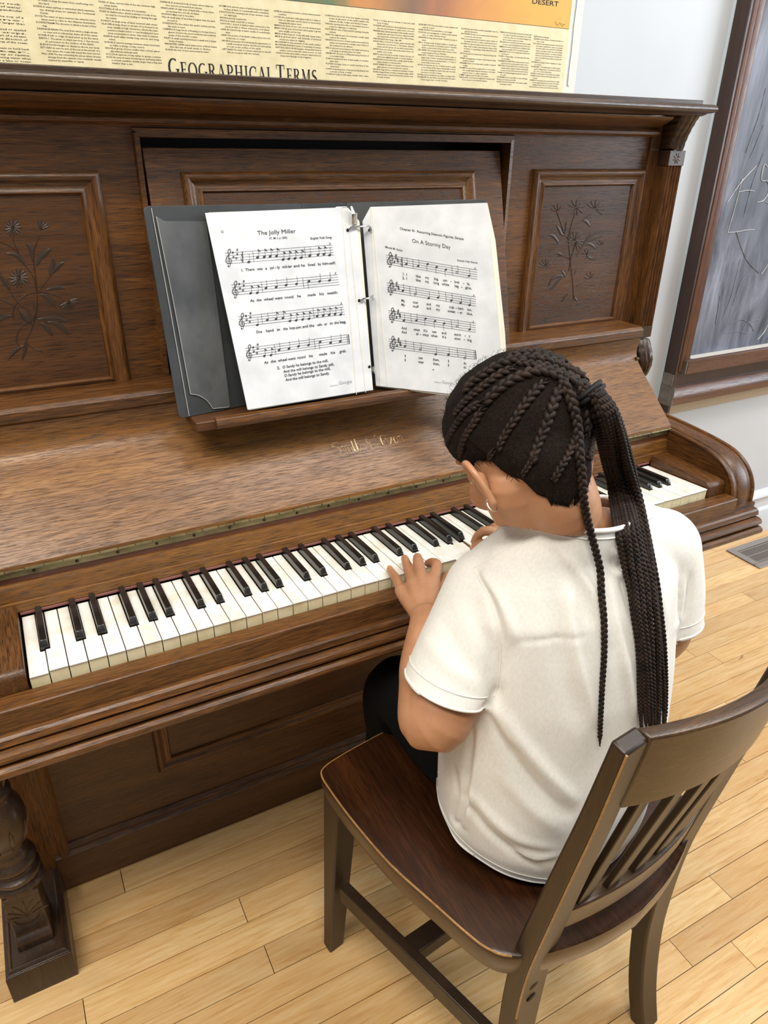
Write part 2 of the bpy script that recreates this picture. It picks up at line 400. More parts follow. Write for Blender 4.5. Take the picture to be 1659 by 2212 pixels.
mb = MB(); mb.box(XL+.002, 3.4, FY+.018, .66, .68, .742); mb.build('apron', M['cb_shaded'], cb)
mb = MB(); mb.prism([(.662, .626), (FY+.012, .626), (FY-.006, .634), (FY-.01, .655), (FY-.004, .672), (FY+.01, .684), (.662, .684)], XL-.001, 3.4); mb.build('bottom_molding', M['cb_wood_x'], cb, bevel=.0015)
mb = MB(); mb.box(XL-.02, 3.4, YW-.012, YW-.0005, .585, .625); struct(mb.build('trim_2', M['tan'], bevel=.002))
def chalk(pts, w, mat, name='chalk_mark'):
    """a chalk stroke drawn on the slate: photo pixels dropped onto the slate's plane"""
    P = [on(px, py, y=.6508) for px, py in pts]; mb = MB()
    Q = []
    for i in range(len(P)-1):
        for t in range(6): Q.append(lerp(P[i], P[i+1], t/6))
    Q.append(P[-1]); rr = [w*(.55+.45*noise.noise(q*60)) for q in Q]
    mb.tube(Q, [max(w*.35, abs(r)) for r in rr], 5, ry=[.0006]*len(Q)); return mb
def smooth_px(p, n=6):
    out = []
    for i in range(len(p)-1):
        p0 = p[max(i-1, 0)]; p1 = p[i]; p2 = p[i+1]; p3 = p[min(i+2, len(p)-1)]
        for k in range(n):
            t = k/n
            out.append(tuple(.5*((2*p1[j])+(-p0[j]+p2[j])*t+(2*p0[j]-5*p1[j]+4*p2[j]-p3[j])*t*t+(-p0[j]+3*p1[j]-3*p2[j]+p3[j])*t**3) for j in (0, 1)))
    out.append(p[-1]); return out
strokes = [([(1659, 362), (1651, 356), (1645, 388), (1658, 392), (1661, 412), (1650, 432), (1636, 437)], .0024),
           ([(1571, 438), (1600, 395), (1634, 358)], .002), ([(1596, 415), (1608, 412), (1618, 411), (1630, 413)], .0016),
           ([(1604, 385), (1590, 440), (1572, 503)], .002), ([(1572, 502), (1590, 501), (1612, 497), (1630, 496)], .0016),
           ([(1645, 592), (1655, 578), (1661, 574), (1662, 640)], .002), ([(1654, 436), (1661, 440)], .002), ([(1637, 733), (1650, 718), (1662, 696)], .0022)]
mb0 = MB()
for p, w in strokes:
    q = chalk(smooth_px(p), w, None); me = bpy.data.meshes.new('t'); q.bm.to_mesh(me); mb0.bm.from_mesh(me); q.bm.free(); bpy.data.meshes.remove(me)
mb0.build('chalk_writing', M['chalk'], cb, smooth=0)
mb0 = MB(); rnd = random.Random(4)
faint = [[(1612, 330), (1640, 250), (1655, 190)], [(1622, 340), (1650, 270)], [(1607, 470), (1625, 400), (1650, 330)], [(1560, 690), (1580, 640), (1600, 560)], [(1583, 660), (1600, 610), (1618, 590)],
         [(1566, 720), (1590, 716), (1612, 720)], [(1590, 500), (1612, 560), (1640, 590)], [(1546, 700), (1556, 640)], [(1575, 700), (1600, 690), (1620, 700), (1628, 715)], [(1600, 730), (1612, 700), (1640, 690)]]
for p in faint:
    q = chalk(smooth_px(p), .0016, None); me = bpy.data.meshes.new('t'); q.bm.to_mesh(me); mb0.bm.from_mesh(me); q.bm.free(); bpy.data.meshes.remove(me)
mb0.build('faded_chalk_strokes', M['chalk_faint'], cb, smooth=0)

# ---------------------------------------------------------------- text on surfaces
tcu = bpy.data.curves.new('lettering', 'FONT'); tob = bpy.data.objects.new('lettering', tcu); tcu.resolution_u = 1
def text_mesh(body, offset=0.0, res=1):
    tcu.body = body; tcu.size = 1; tcu.offset = offset; tcu.resolution_u = res; tcu.fill_mode = 'FRONT'
    me = bpy.data.meshes.new_from_object(tob); return me
def put_text(bm, body, o, ux, uy, size, width=None, offset=0.0, res=1, shear=0, n=None):
    """letters of cap-height*1.4=size, baseline origin o, along ux, up uy; width fits the line"""
    me = text_mesh(body, offset, res)
    if not len(me.vertices): bpy.data.meshes.remove(me); return
    w = max(v.co.x for v in me.vertices); k = size if not width else width/w
    for v in me.vertices:
        v.co = o+ux*(v.co.x*k+shear*v.co.y*size)+uy*(v.co.y*size)
    bm.from_mesh(me); bpy.data.meshes.remove(me)

# ---------------------------------------------------------------- poster
YP = .6640
po = thing('wall_poster', (.45, YP, 1.42), 'cream school wall chart of geographical terms with painted landscape taped above the piano', 'poster')
s = N('poster_paper'); M['poster'] = s.set(s.ramp(s.noise(s.obj((40, 40, 40)), 1, 5, .6), [(.3, S(214, 202, 160)), (.7, S(230, 219, 182))]), .45)
M['poster_back'] = flat('laminate_edge', S(232, 228, 208), .35)
mb = MB(); mb.box(-.55, 1.340, YP+.0012, YP+.0030, 1.36, 2.0); mb.build('backing_sheet', M['poster_back'], po)
mb = MB(); mb.box(-.55, 1.306, YP, YP+.0012, 1.36, 1.99); mb.build('sheet', M['poster'], po)
s = N('painted_landscape')
v = s.obj((1, 1, 1)); a = s.noise(s.obj((7, 7, 7)), 1, 4, .6, 1.5)
sx = s.n('ShaderNodeSeparateXYZ'); s.l(v, sx.inputs[0])
xr = s.math('ADD', s.math('MULTIPLY', sx.outputs[0], 1.0), s.math('MULTIPLY', a, .16))
c = s.ramp(s.math('ADD', s.math('MULTIPLY', xr, 1.15), -.10), [(.16, S(80, 108, 104)), (.3, S(110, 122, 84)), (.38, S(200, 140, 84)), (.5, S(132, 104, 84)), (.62, S(176, 118, 84)), (.72, S(212, 148, 84)), (.84, S(222, 170, 78))])
s.n('ShaderNodeTexNoise')
b2 = s.noise(s.obj((30, 30, 30)), 1, 4, .7)
M['painting'] = s.set(s.mix(s.math('MULTIPLY', s.ramp(b2, [(.5, (0, 0, 0)), (.62, (1, 1, 1))]), s.math('SUBTRACT', .3, s.math('MULTIPLY', sx.outputs[0], .4))), c, S(86, 120, 132)), .5)
mb = MB(); mb.box(-.55, 1.3025, YP-.0004, YP, 1.5666, 1.98); mb.build('painted_picture', M['painting'], po)
mb = MB(); mb.box(-.55, 1.3031, YP-.0003, YP+.0001, 1.5660, 1.5667); mb.box(1.3025, 1.3031, YP-.0003, YP, 1.566, 1.98); mb.build('picture_border', M['ink_black'], po)
M['blue'] = flat('blue_marker', S(70, 110, 180), .6)
mb = MB(); mb.tube([(1.3172, YP-.0002, 1.62+.3), (1.3172, YP-.0002, 1.62), (1.3160, YP-.0002, 1.57), (1.3175, YP-.0002, 1.53), (1.3166, YP-.0002, 1.49), (1.3168, YP-.0002, 1.462), (1.3205, YP-.0002, 1.457)], .0011, 5, ry=.0003); mb.build('blue_line', M['blue'], po)
COLS = [
 (.0990, 1.5246, ['|cliff of earth or rock.', '|from any body of water.', '|thing, usually perpendicular', '', '|An opening at the top of a', '|volcano.', '|of running water larger than', 'BROOK, smaller than a river.', '|Land which is plowed or spaded', '|to raise crops.', '|swiftly moving part of a stream.', '|movement in one direction of', '|the water in an area of the ocean.', '', '|built across a stream to hold back', '|water.', '|A small valley or ravine.', '|dropped by running water when', '|it empties into a lake or ocean.']),
 (.2090, 1.5331, ['|or ocean to keep the water from overflowing onto', '  the land.', 'DIVIDE-A water parting or watershed which separates', '|two drainage areas; for example, the Continental', '  Divide.', 'DOCK-The water or space between two wharves; some-', '  times used to refer to the wharves themselves.', 'DOWNSTREAM-The direction in which a stream is flow-', '  ing.', 'DRAINAGE BASIN-The area from which a single stream', '|or river and its tributories drains all of the water.', 'DUNE-A hill or ridge of sand piled up by the wind.', 'EARTH-1. The planet on which man lives. 2. Any amount', '  of soil found on the surface of the Earth.', 'ELEVATION-Height or distance above sea level.', 'ESTUARY-A narrow arm of the sea at the mouth of a', '|river where the ocean tide meets the river current.', 'FALL LINE-The line connecting the places where streams', '|emerge from the uplands onto lowlands; usually', '  marked by waterfalls or rapids.']),
 (.3098, 1.5381, ['FIORD-A deep, narrow inlet of the sea, between high,', '  steep banks.', 'FOOTHILL-A hill at the base of a mountain.', 'FORD-A shallow place where a stream or body of wa-', '|ter may be crossed by wading or driving through', '  the water.', 'FOREST-A large area of land covered with trees.', 'GLACIER-A large sheet or stream of ice formed in an', '|area, usually at high elevations, where the tem-', '|perature remains below or near freezing and more', '|snow accumulates in winter than melts in summer.', 'GLEN-A small valley usually long, narrow, and steep', '  sided.', 'GORGE-A narrow passage between steep mountains', '  or hills; a steep, rocky ravine.', 'GROVE-A group of trees smaller than a forest, gener-', '  ally without undergrowth.', 'GULCH-A narrow, rocky valley or gorge; a ravine.', 'GULF-An area of water bordering on, and lying within', '|a curved coastline; usually larger than a bay and', '  smaller than a sea.']),
 (.4110, 1.5461, ['HARBOR-A sheltered body of water where ships an-', '  chor and are protected from storms.', 'HEADLAND-A high area of land with a steep slope,', '  projecting into a body of water.', 'HIGHWAY-Main road or thorofare.', 'HILL-A small area of land that is higher than the land', '  around it.', 'HORIZON-The line where the earth\'s surface and the', '  sky seem to meet.', 'ICEBERG-A huge block of floating ice broken from a', '|glacier; found in the most northerly and southerly', '  areas of the world\'s oceans.', 'INLET-A small opening between a small and a larger', '  body of water.', 'IRRIGATED LAND-Land watered by artificial means', '  thru the use of small canals or ditches.', 'ISLAND-An area of land surrounded by water.']),
 (.5130, 1.5482, ['ISTHMUS-A narrow piece of land joining two larger', '  bodies of land, or a peninsula with a mainland.', 'JUNCTION-The meeting point of two streams, roads,', '  or railroads.', 'KNOB-A smooth rounded hill.', 'KNOLL-A small, round hill or mound.', 'LAGOON-1. A pool of shallow water connected to the', '|sea by an inlet. 2. Water enclosed by coral islands.', 'LAKE-An inland body of water usually of considerable', '  size.', 'LAND-The portion of the Earth\'s surface above the level', '  of the sea or ocean.', 'LEDGE-A projection of rock having the appearance of', '|a shelf; sometimes used to describe an outcropping', '  of rock on the surface of the earth.', 'LEFT BANK-The bank of a stream which lies on the left', '  side as one goes with the current.']),
 (.6145, 1.5483, ['LEVEE-An embankment beside a stream which prevents', '  overflow.', 'LOCKS-An enclosure with gates built in a canal or', '|river, so that ships can be raised or lowered by', '  changing the water level.', 'MARSH-An area of low, wet, poorly drained land.', 'MEADOW-An area of level land where grass is grown', '  and usually cut for hay.', 'MESA-A flat topped, rocky hill with steep sides.', 'MINE-A pit from which coal, minerals, or precious', '  stones are taken by digging.', 'MOUNTAIN-A lofty elevation on the earth\'s surface.', 'MOUNTAIN RANGE-A series of connecting mountains.', 'NATURAL RESOURCES-Supplies of materials found in', '  nature, such as minerals, water power, or coal.', 'OASIS-A fertile spot within a desert, watered by un-', '  derground springs or by irrigation.']),
 (.7160, 1.5492, ['OCEAN-Any one, or all, of the four largest connecting', '|bodies of salt water on the earth\'s surface; the', '  Atlantic, Pacific, Indian, and Arctic Oceans.', 'PASS-An opening thru hills or mountains used as a', '  route for highways or railroads.', 'PASTURE-An area of land used for grazing domestic', '  animals.', 'PEAK-The highest part of a mountain, usually steep', '  sided at the summit.', 'PENINSULA-A piece of land nearly surrounded by', '|water and attached to a larger area of land or', '  the mainland by an isthmus.', 'PIER-A structure projecting into the water and used as', '  a docking or landing place for ships.', 'PIEDMONT-An area of rolling land along the foot of', '  a mountain range.', 'PLAIN-A nearly level area of land usually of consider-', '  able size.', 'PLATEAU-A large, level, or nearly level area of ele-', '  vated land.', 'POINT-A tapering piece of land projecting sharply into', '  a stream or body of water.', 'POND-A body of still water smaller than a lake.']),
 (.8180, 1.5490, ['POOL-1. A deep spot in a stream. 2. Any very small', '  body of water.', 'POWERPLANT-A factory which generates electricity', '  thru the use of water or other source of power.', 'PRAIRIE-Any natural grassland, but usually used to', '|describe the vast areas of level or rolling land with-', '  out trees in the central part of the United States.', 'PRECIPICE-A very steep, high cliff.', 'RAILROAD-1. A track for trains, made of metal rails', '|fastened to wooden ties. 2. The trains, stations,', '  tracks, and the group of men that operate them.', 'RAPIDS-Part of a stream where the water flows very', '  swiftly over rocks.', 'REEF-A series of rocks in a body of water, the tops of', '  which are slightly beneath or at the surface.', 'RESERVOIR-A man made lake, usually made by dam-', '  ming a stream of running water.', 'RIGHT BANK-The bank of a stream which lies on the', '  right side as one goes with the current.', 'RIDGE-A long, narrow, conspicuous elevation of land.', 'RIVER-A large stream of water of natural origin, which', '|drains an area of land and flows into another river', '  or body of water.']),
 (.9200, 1.5490, ['RIVER MOUTH-The point where a river empties and', '  ends its course.', 'RIVER SOURCE-The point where a river begins.', 'ROAD-An open passageway on which people, animals,', '  cars, or other vehicles travel.', 'SANDBAR-A long, narrow bank of sand in a body of', '  water.', 'SEA-1. A large body of water partly or nearly sur-', '|rounded by land. 2. Sometimes used to describe', '  all the ocean areas of the world as a unit.', 'SEA LEVEL-The average level of the surface of the', '  ocean measured along a shoreline.', 'SEAPORT-1. A harbor at the shore of the ocean or', '|large body of water developed with facilities to', '|load and unload sea-going vessels. 2. A city or', '  town built at this point.', 'SHOAL-A sand bar, the top of which reaches nearly', '|to the surface of the water, and usually is above', '|the surface during low water; also any very shal-', '  low spot in a body of water.', 'SHORE-Land bordering the sea, a lake, or a large river.', 'SHORELINE-The line where the land meets the water', '  of any large river or body of water.']),
 (1.0215, 1.5487, ['SLOPE-Any land whose surface gradually rises in a', '  general direction.', 'SNOWLINE-The line on a mountain above which there', '  is snow the year around.', 'SOIL-Loose material which forms the upper surface of', '|the Earth; the dirt or earth in which plants grow.', 'SOUND-A long and rather narrow body of water,', '|larger than a strait, connecting two large bodies', '|of water or separating a large island from the', '  mainland.', 'SPIT-A long narrow sandy point of land projecting into', '  water.', 'STRAIT-A passageway of water connecting two large', '  bodies of water.', 'STREAM-A flow of moving water usually of natural', '  origin.', 'SWAMP-An area of low spongy land too wet to farm', '|but usually supporting an abundance of coarse', '  grasses, trees, or other vegetation.', 'SUMMIT-Highest part of a hill or mountain.', 'TABLELAND-A level area of high land varying in size', '  from a mesa to an extensive plateau.']),
 (1.1190, 1.5490, ['TERRACE-A level and rather narrow area of land with', '|one edge of steep face bordering a river, a lake', '|or the sea; often one of a series arranged one', '  above another in steps on a slope.', 'TIDE-Alternate rise and fall of the water level of a lake', '|or ocean, caused by gravitational pull of the moon.', 'TIMBER-Forest land covered by trees of different sizes,', '  kind, and quality to be of commercial value.', 'TIMBERLINE-The line on a mountain above which trees', '  do not grow.', 'TOWN-1. A large village. 2. In some states the same', '  as a township.', 'TRANSMISSION LINES-Wires strung on poles to carry', '  electricity from power plant to place of use.', 'TRIBUTARY-A stream which flows into another stream,', '|usually small in volume which considerably', '  increases the size of the stream into which it flows.', 'TUNNEL-An artificial passage beneath the surface of', '  the earth.', 'UPSTREAM-Direction from which a stream is flowing.', 'VALE-Low land between two hills.', 'VALLEY-The land between hills or mountains, usually', '  containing a stream.'], .083),
 (1.2090, 1.5470, ['VEGETATION-Growing plants.', 'VILLAGE-A small collection of houses less than for a', '  town or city.', 'VOLCANO-A cone-shaped mountain formed by lava', '|and cinders, erupted thru a crater, an opening in', '|the earth\'s surface, from which flows at first flame,', '|molten rock, steam, cinders, gas, and rock frag-', '|ments; the active volcano is one which is erupting.', '|Such any or all of these materials. A dormant vol-', '|cano is one which temporarily has ceased such', '  eruptions.', 'WATERFALL-A stream of water dropping over a dam', '  or overpass.', 'WATERSHED-1. The elevated land or divide separat-', '|ing two drainage areas. 2. The entire area drained', '  by a river and its tributaries.', 'WAVES-A moving ridge of water which rises and falls.', 'WHARF-A large dock from which ships may load or', '  unload.', 'WHIRLPOOL-Any place where water flows in a small', '|circle usually caused by the current of a stream', '  striking a bank or by two currents opposing.', 'WOODS-An area of land covered with trees or brush.'], .083)]
UX, UZ = Vector((1, 0, 0)), Vector((0, 0, 1))
for c in COLS:
    x0, z0, lines = c[:3]; wid = c[3] if len(c) > 3 else .0925
    bm = bmesh.new(); pitch = .00428
    for i, t in enumerate(lines):
        if not t: continue
        ind = .0085 if t[0] in '| ' else 0
        full = t[0] == '|' or (t[0] != ' ' and len(t) > 44)
        body = t.strip('| ').strip()
        z = z0-i*pitch-.0012
        ww = wid-ind if full else min(wid-ind, len(body)*wid/51)
        put_text(bm, body, Vector((x0+ind, YP-.0002, z)), UX, UZ, .0034, ww, .012)
    me = bpy.data.meshes.new('definition_column'); bm.to_mesh(me); bm.free(); link('definition_column', me, M['ink_black'], po, smooth=0)
bm = bmesh.new(); put_text(bm, 'DESERT', Vector((1.1946, YP-.0006, 1.6045)), UX, UZ, .0125, .073, .01, 3); 
me = bpy.data.meshes.new('picture_caption'); bm.to_mesh(me); bm.free(); link('picture_caption', me, M['ink_black'], po, smooth=0)
mb = MB(); mb.tube([Vector((1.262+t*.028, YP-.0006, 1.573+.0022*math.sin(t*31)+.002*math.sin(t*13+1))) for t in [k/40 for k in range(41)]], .00022, 4); mb.build('artist_signature', M['ink_black'], po)
# serif title, drawn stroke by stroke (unit box 1 high)
def serif_title(bm):
    T, t_ = .165, .05
    def quad(p, q, w):
        p = Vector(p); q = Vector(q); d = (q-p).normalized(); n_ = Vector((-d.y, d.x))*w/2
        return [p+n_, p-n_, q-n_, q+n_]
    def arc(cx, cy, rx, ry, a0, a1, wf, n=14):
        out = []
        for k in range(n):
            A = math.radians(lerp(a0, a1, k/n)); B = math.radians(lerp(a0, a1, (k+1)/n))
            p = (cx+rx*math.cos(A), cy+ry*math.sin(A)); q = (cx+rx*math.cos(B), cy+ry*math.sin(B))
            out.append(quad(p, q, lerp(t_, T, abs(math.cos((A+B)/2)))))
        return out
    st = lambda x, y0=0, y1=1: [quad((x, y0), (x, y1), T)]
    se = lambda x, y, w=.34: [quad((x-w/2, y), (x+w/2, y), t_)]
    G = {'G': (.86, arc(.45, .5, .38, .48, 55, 305, 0)+st(.76, .08, .42)+se(.74, .42, .3)),
         'C': (.82, arc(.45, .5, .38, .48, 50, 310, 0)+[quad((.72, .62), (.74, .95), .05)]),
         'O': (.95, arc(.47, .5, .38, .48, 0, 360, 0, 24)),
         'E': (.66, st(.2)+[quad((.04, .98), (.6, .98), t_), quad((.04, .02), (.62, .02), t_), quad((.2, .52), (.48, .52), t_), quad((.59, 1), (.59, .8), t_), quad((.61, 0), (.61, .2), t_), quad((.48, .42), (.48, .62), t_)]),
         'R': (.84, st(.2)+se(.2, .98)+se(.2, .02)+arc(.36, .75, .24, .23, -90, 90, 0)+[quad((.2, .98), (.36, .98), t_), quad((.2, .52), (.36, .52), t_), quad((.4, .52), (.72, .03), T), quad((.66, .02), (.86, .02), t_)]),
         'A': (.86, [quad((.42, 1), (.12, .02), t_), quad((.42, 1), (.72, .02), T), quad((.2, .34), (.6, .34), t_)]+se(.12, .02, .24)+se(.72, .02, .28)),
         'P': (.74, st(.2)+se(.2, .98)+se(.2, .02)+arc(.36, .72, .26, .26, -90, 90, 0)+[quad((.2, .98), (.36, .98), t_), quad((.2, .46), (.36, .46), t_)]),
         'H': (.94, st(.2)+st(.72)+se(.2, .98)+se(.2, .02)+se(.72, .98)+se(.72, .02)+[quad((.2, .52), (.72, .52), t_)]),
         'I': (.42, st(.2)+se(.2, .98)+se(.2, .02)),
         'L': (.66, st(.2)+se(.2, .98)+[quad((.04, .02), (.6, .02), t_), quad((.6, 0), (.6, .26), t_)]),
         'T': (.84, st(.4)+se(.4, .02)+[quad((.03, .98), (.77, .98), t_), quad((.05, 1), (.05, .76), t_), quad((.75, 1), (.75, .76), t_)]),
         'M': (1.08, [quad((.18, 0), (.18, 1), t_), quad((.18, 1), (.5, .05), T), quad((.5, .05), (.84, 1), t_)]+st(.86)+se(.16, .02, .24)+se(.86, .02)+se(.14, .98, .2)+se(.88, .98, .28)),
         'S': (.62, arc(.32, .75, .22, .23, 40, 250, 0)+arc(.32, .26, .24, .25, -140, 80, 0)+[quad((.2, .6), (.46, .44), T)])}
    def word(wd, x, z, hb, hs, ws):
        for i, ch in enumerate(wd):
            adv, qs = G[ch]; h_ = hb if i == 0 else hs
            for q in qs:
                vs = [bm.verts.new((x+p.x*h_*ws, YP-.0003, z+p.y*h_)) for p in q]
                try: bm.faces.new(vs)
                except ValueError: pass
            x += (adv+.1)*h_*ws
        return x
    e = word('GEOGRAPHICAL', .4130, 1.4368, .0280, .0232, .775)
    e2 = word('TERMS', .6135, 1.4368, .0280, .0232, .775); print('title ends', e, e2)
bm = bmesh.new(); serif_title(bm); me = bpy.data.meshes.new('title'); bm.to_mesh(me); bm.free(); link('title', me, M['ink_black'], po, smooth=0)
# ---------------------------------------------------------------- the upright piano
PX0, PX1 = -.118, 1.340; PC = (PX0+PX1)/2
pn = thing('upright_piano', (PC, .35, 0), 'antique dark oak upright piano with carved panels, open fallboard and ivory keys', 'piano')
PY = .36                                                # face of the upper front board
def board(name, x0, x1, z0, z1, mat, y0=PY, y1=PY+.022, parent=pn, bevel=.001):
    mb = MB(); mb.box(x0, x1, y0, y1, z0, z1); return mb.build(name, mat, parent, bevel=bevel)
OX0, OX1, OZ = .2865, .9406, 1.342                      # opening of the music desk
mb = MB(); mb.box(PX0+.05, OX0, PY, PY+.022, .955, 1.372); mb.box(OX1, PX1-.05, PY, PY+.022, .955, 1.372); mb.box(OX0, OX1, PY, PY+.022, OZ, 1.372)
mb.build('front_board', M['oak_x'], pn)
mb = MB(); mb.box(OX0-.004, OX1+.004, PY+.06, PY+.066, .93, 1.36); mb.box(OX0-.006, OX0, PY+.02, PY+.062, .93, 1.36); mb.box(OX1, OX1+.006, PY+.02, PY+.062, .93, 1.36)
mb.build('inner_recess', M['recess'], pn)
mb = MB()                                               # thin bead round the opening
def bead(mb, pts, r, seg=8): mb.tube(pts, r, seg)
e = .004
mb.loft([[Vector(p) for p in ((OX0-.008, PY, OZ+.008+e), (OX0-.008, PY-.006, OZ+.006+e), (OX0+.002, PY-.007, OZ-.001), (OX0+.002, PY+.01, OZ-.002))],
         [Vector(p) for p in ((OX1+.008, PY, OZ+.008+e), (OX1+.008, PY-.006, OZ+.006+e), (OX1-.002, PY-.007, OZ-.001), (OX1-.002, PY+.01, OZ-.002))]])
for sx_, xx in ((1, OX0), (-1, OX1)):
    mb.loft([[Vector((xx-.009*sx_, PY+.001, z)), Vector((xx-.006*sx_, PY-.006, z)), Vector((xx+.001*sx_, PY-.007, z)), Vector((xx+.002*sx_, PY+.02, z))] for z in (.96, OZ+.004)])
mb.build('opening_bead', M['oak_x'], pn)
# cabinet sides, bottom, back
mb = MB()
for x0, x1 in ((PX0+.024, PX0+.052), (PX1-.052, PX1-.024)): mb.box(x0, x1, PY-.004, .640, .70, 1.378)
for x0, x1 in ((PX0+.024, PX0+.064), (PX1-.064, PX1-.024)): mb.box(x0, x1, .285, .640, 0.0, .70)
mb.box(PX0+.06, PX1-.06, .62, .64, .02, 1.37)
mb.build('cabinet_side', M['oak_z'], pn, bevel=.0015)
# cornice below the lid and the lid
mb = MB()
prof = [(PY+.02, 1.354), (PY-.004, 1.356), (PY-.012, 1.356), (PY-.017, 1.3595), (PY-.0175, 1.364), (PY-.013, 1.3685), (PY-.010, 1.371), (PY-.016, 1.374), (PY-.030, 1.379), (PY-.043, 1.386), (PY-.046, 1.390), (PY+.02, 1.392)]
mb.prism(prof, PX0+.045, PX1-.045)
mb.build('cornice', M['oak_x'], pn)
LX0, LX1 = PX0-.030, PX1+.032; LY0, LY1 = .278, .644
mb = MB()
def lid_ring(pr, inset):                                # sweep a nosing profile round front and two ends
    rings = []
    P = [(LX0, LY1), (LX0, LY0), (LX1, LY0), (LX1, LY1)]
    out = []
    for k, (x, y) in enumerate(P):
        ring = []
        for d, z in pr:
            dx = (d if x < PC else -d); dy = d if 0 < k < 3 else 0
            ring.append(Vector((x+dx, y+dy, z)))
        out.append(ring)
    return out
nose = [(.05, 1.392), (.020, 1.392), (.016, 1.394), (.013, 1.3965), (.006, 1.3975), (.0015, 1.400), (0, 1.4045), (.0015, 1.409), (.006, 1.4115), (.05, 1.412)]
mb.loft(lid_ring(nose, 0)); mb.box(LX0+.04, LX1-.04, LY0+.04, LY1, 1.393, 1.4115)
mb.box(LX0+.030, LX1-.030, LY0+.014, LY1-.002, 1.411, 1.4185)
mb.build('lid', M['oak_lid'], pn, bevel=.0012, smooth=50)
# moulded panel frames
def frame(name, x0, x1, z0, z1, mp, mat_h, mat_v, parent, prof):
    """four mitred mouldings; prof = (inset, projection); mp maps (x, z, out) to the place"""
    c = [(x0, z0), (x1, z0), (x1, z1), (x0, z1)]; sg = [(1, 1), (-1, 1), (-1, -1), (1, -1)]
    for k in range(4):
        a, b = k, (k+1) % 4; mb = MB()
        mb.loft([[mp(c[q][0]+sg[q][0]*d, c[q][1]+sg[q][1]*d, h) for d, h in prof] for q in (a, b)])
        mb.build(name, mat_h if k in (0, 2) else mat_v, parent, smooth=50)
FP = [(0, -.004), (0, .003), (.002, .007), (.006, .0095), (.010, .0085), (.013, .005), (.018, .002), (.022, .0025), (.025, .005), (.028, .005), (.031, .001), (.0325, -.003), (.0325, -.006)]
flatmap = lambda x, z, h: Vector((x, PY-h, z))
for (a, b) in ((-.063, .2265), (1.0005, 1.2885)):
    pnl = board('carved_panel', a+.028, b-.028, .998, 1.272, M['oak_panel'], PY-.0005, PY+.002, bevel=0)
    if a > 0: pnl['label'] = 'right panel with incised flower spray'
    else: pnl['label'] = 'left panel with incised flower spray'
    frame('panel_molding', a, b, .9725, 1.298, flatmap, M['oak_x'], M['oak_z'], pn, FP)
# incised flower sprays, cut as V grooves proud of nothing: slim dark slivers let into the panel
def leaf(mb, pts, w, y=PY-.0008):
    n = len(pts); L, R, C = [], [], []
    for k, p in enumerate(pts):
        q = pts[min(k+1, n-1)]-pts[max(k-1, 0)]; q = Vector((q.x, 0, q.z)).normalized(); nn = Vector((-q.z, 0, q.x))
        ww = w*math.sin(math.pi*(k+.15)/(n-1+.3))**.8
        L.append(p+nn*ww); R.append(p-nn*ww*.8); C.append(p+nn*ww*.1+Vector((0, -.0007, 0)))
    vl = [mb.bm.verts.new(v) for v in L]; vr = [mb.bm.verts.new(v) for v in R]; vc = [mb.bm.verts.new(v) for v in C]
    for k in range(n-1):
        mb.face([vl[k], vl[k+1], vc[k+1], vc[k]]); mb.face([vc[k], vc[k+1], vr[k+1], vr[k]])
def pc(pts, n=5): return [on(x, y, y=PY-.0007) for x, y in smooth_px(pts, n)]
def c3(X, Y): return (X/3.318, 400+Y/3.318)
def c6(X, Y): return (1080+X/2.865, 230+Y/2.865)
def spray(stems, leaves, blooms, f, parent, sc):
    mb = MB()
    for s_ in stems: leaf(mb, pc([f(*p) for p in s_], 6), .0007*sc)
    for s_, w in leaves: leaf(mb, pc([f(*p) for p in s_], 6), w*sc)
    for (x, y, r, a0, a1, n) in blooms:
        for k in range(n):
            A = math.radians(lerp(a0, a1, k/(n-1 if a1-a0 < 355 else n)))
            leaf(mb, pc([f(x+r*.12*math.cos(A), y-r*.12*math.sin(A)), f(x+r*.55*math.cos(A+.06), y-r*.55*math.sin(A+.06)), f(x+r*math.cos(A), y-r*math.sin(A))], 4), .0016*sc)
    mb.build('incised_flowers', M['incised'], parent, smooth=0)
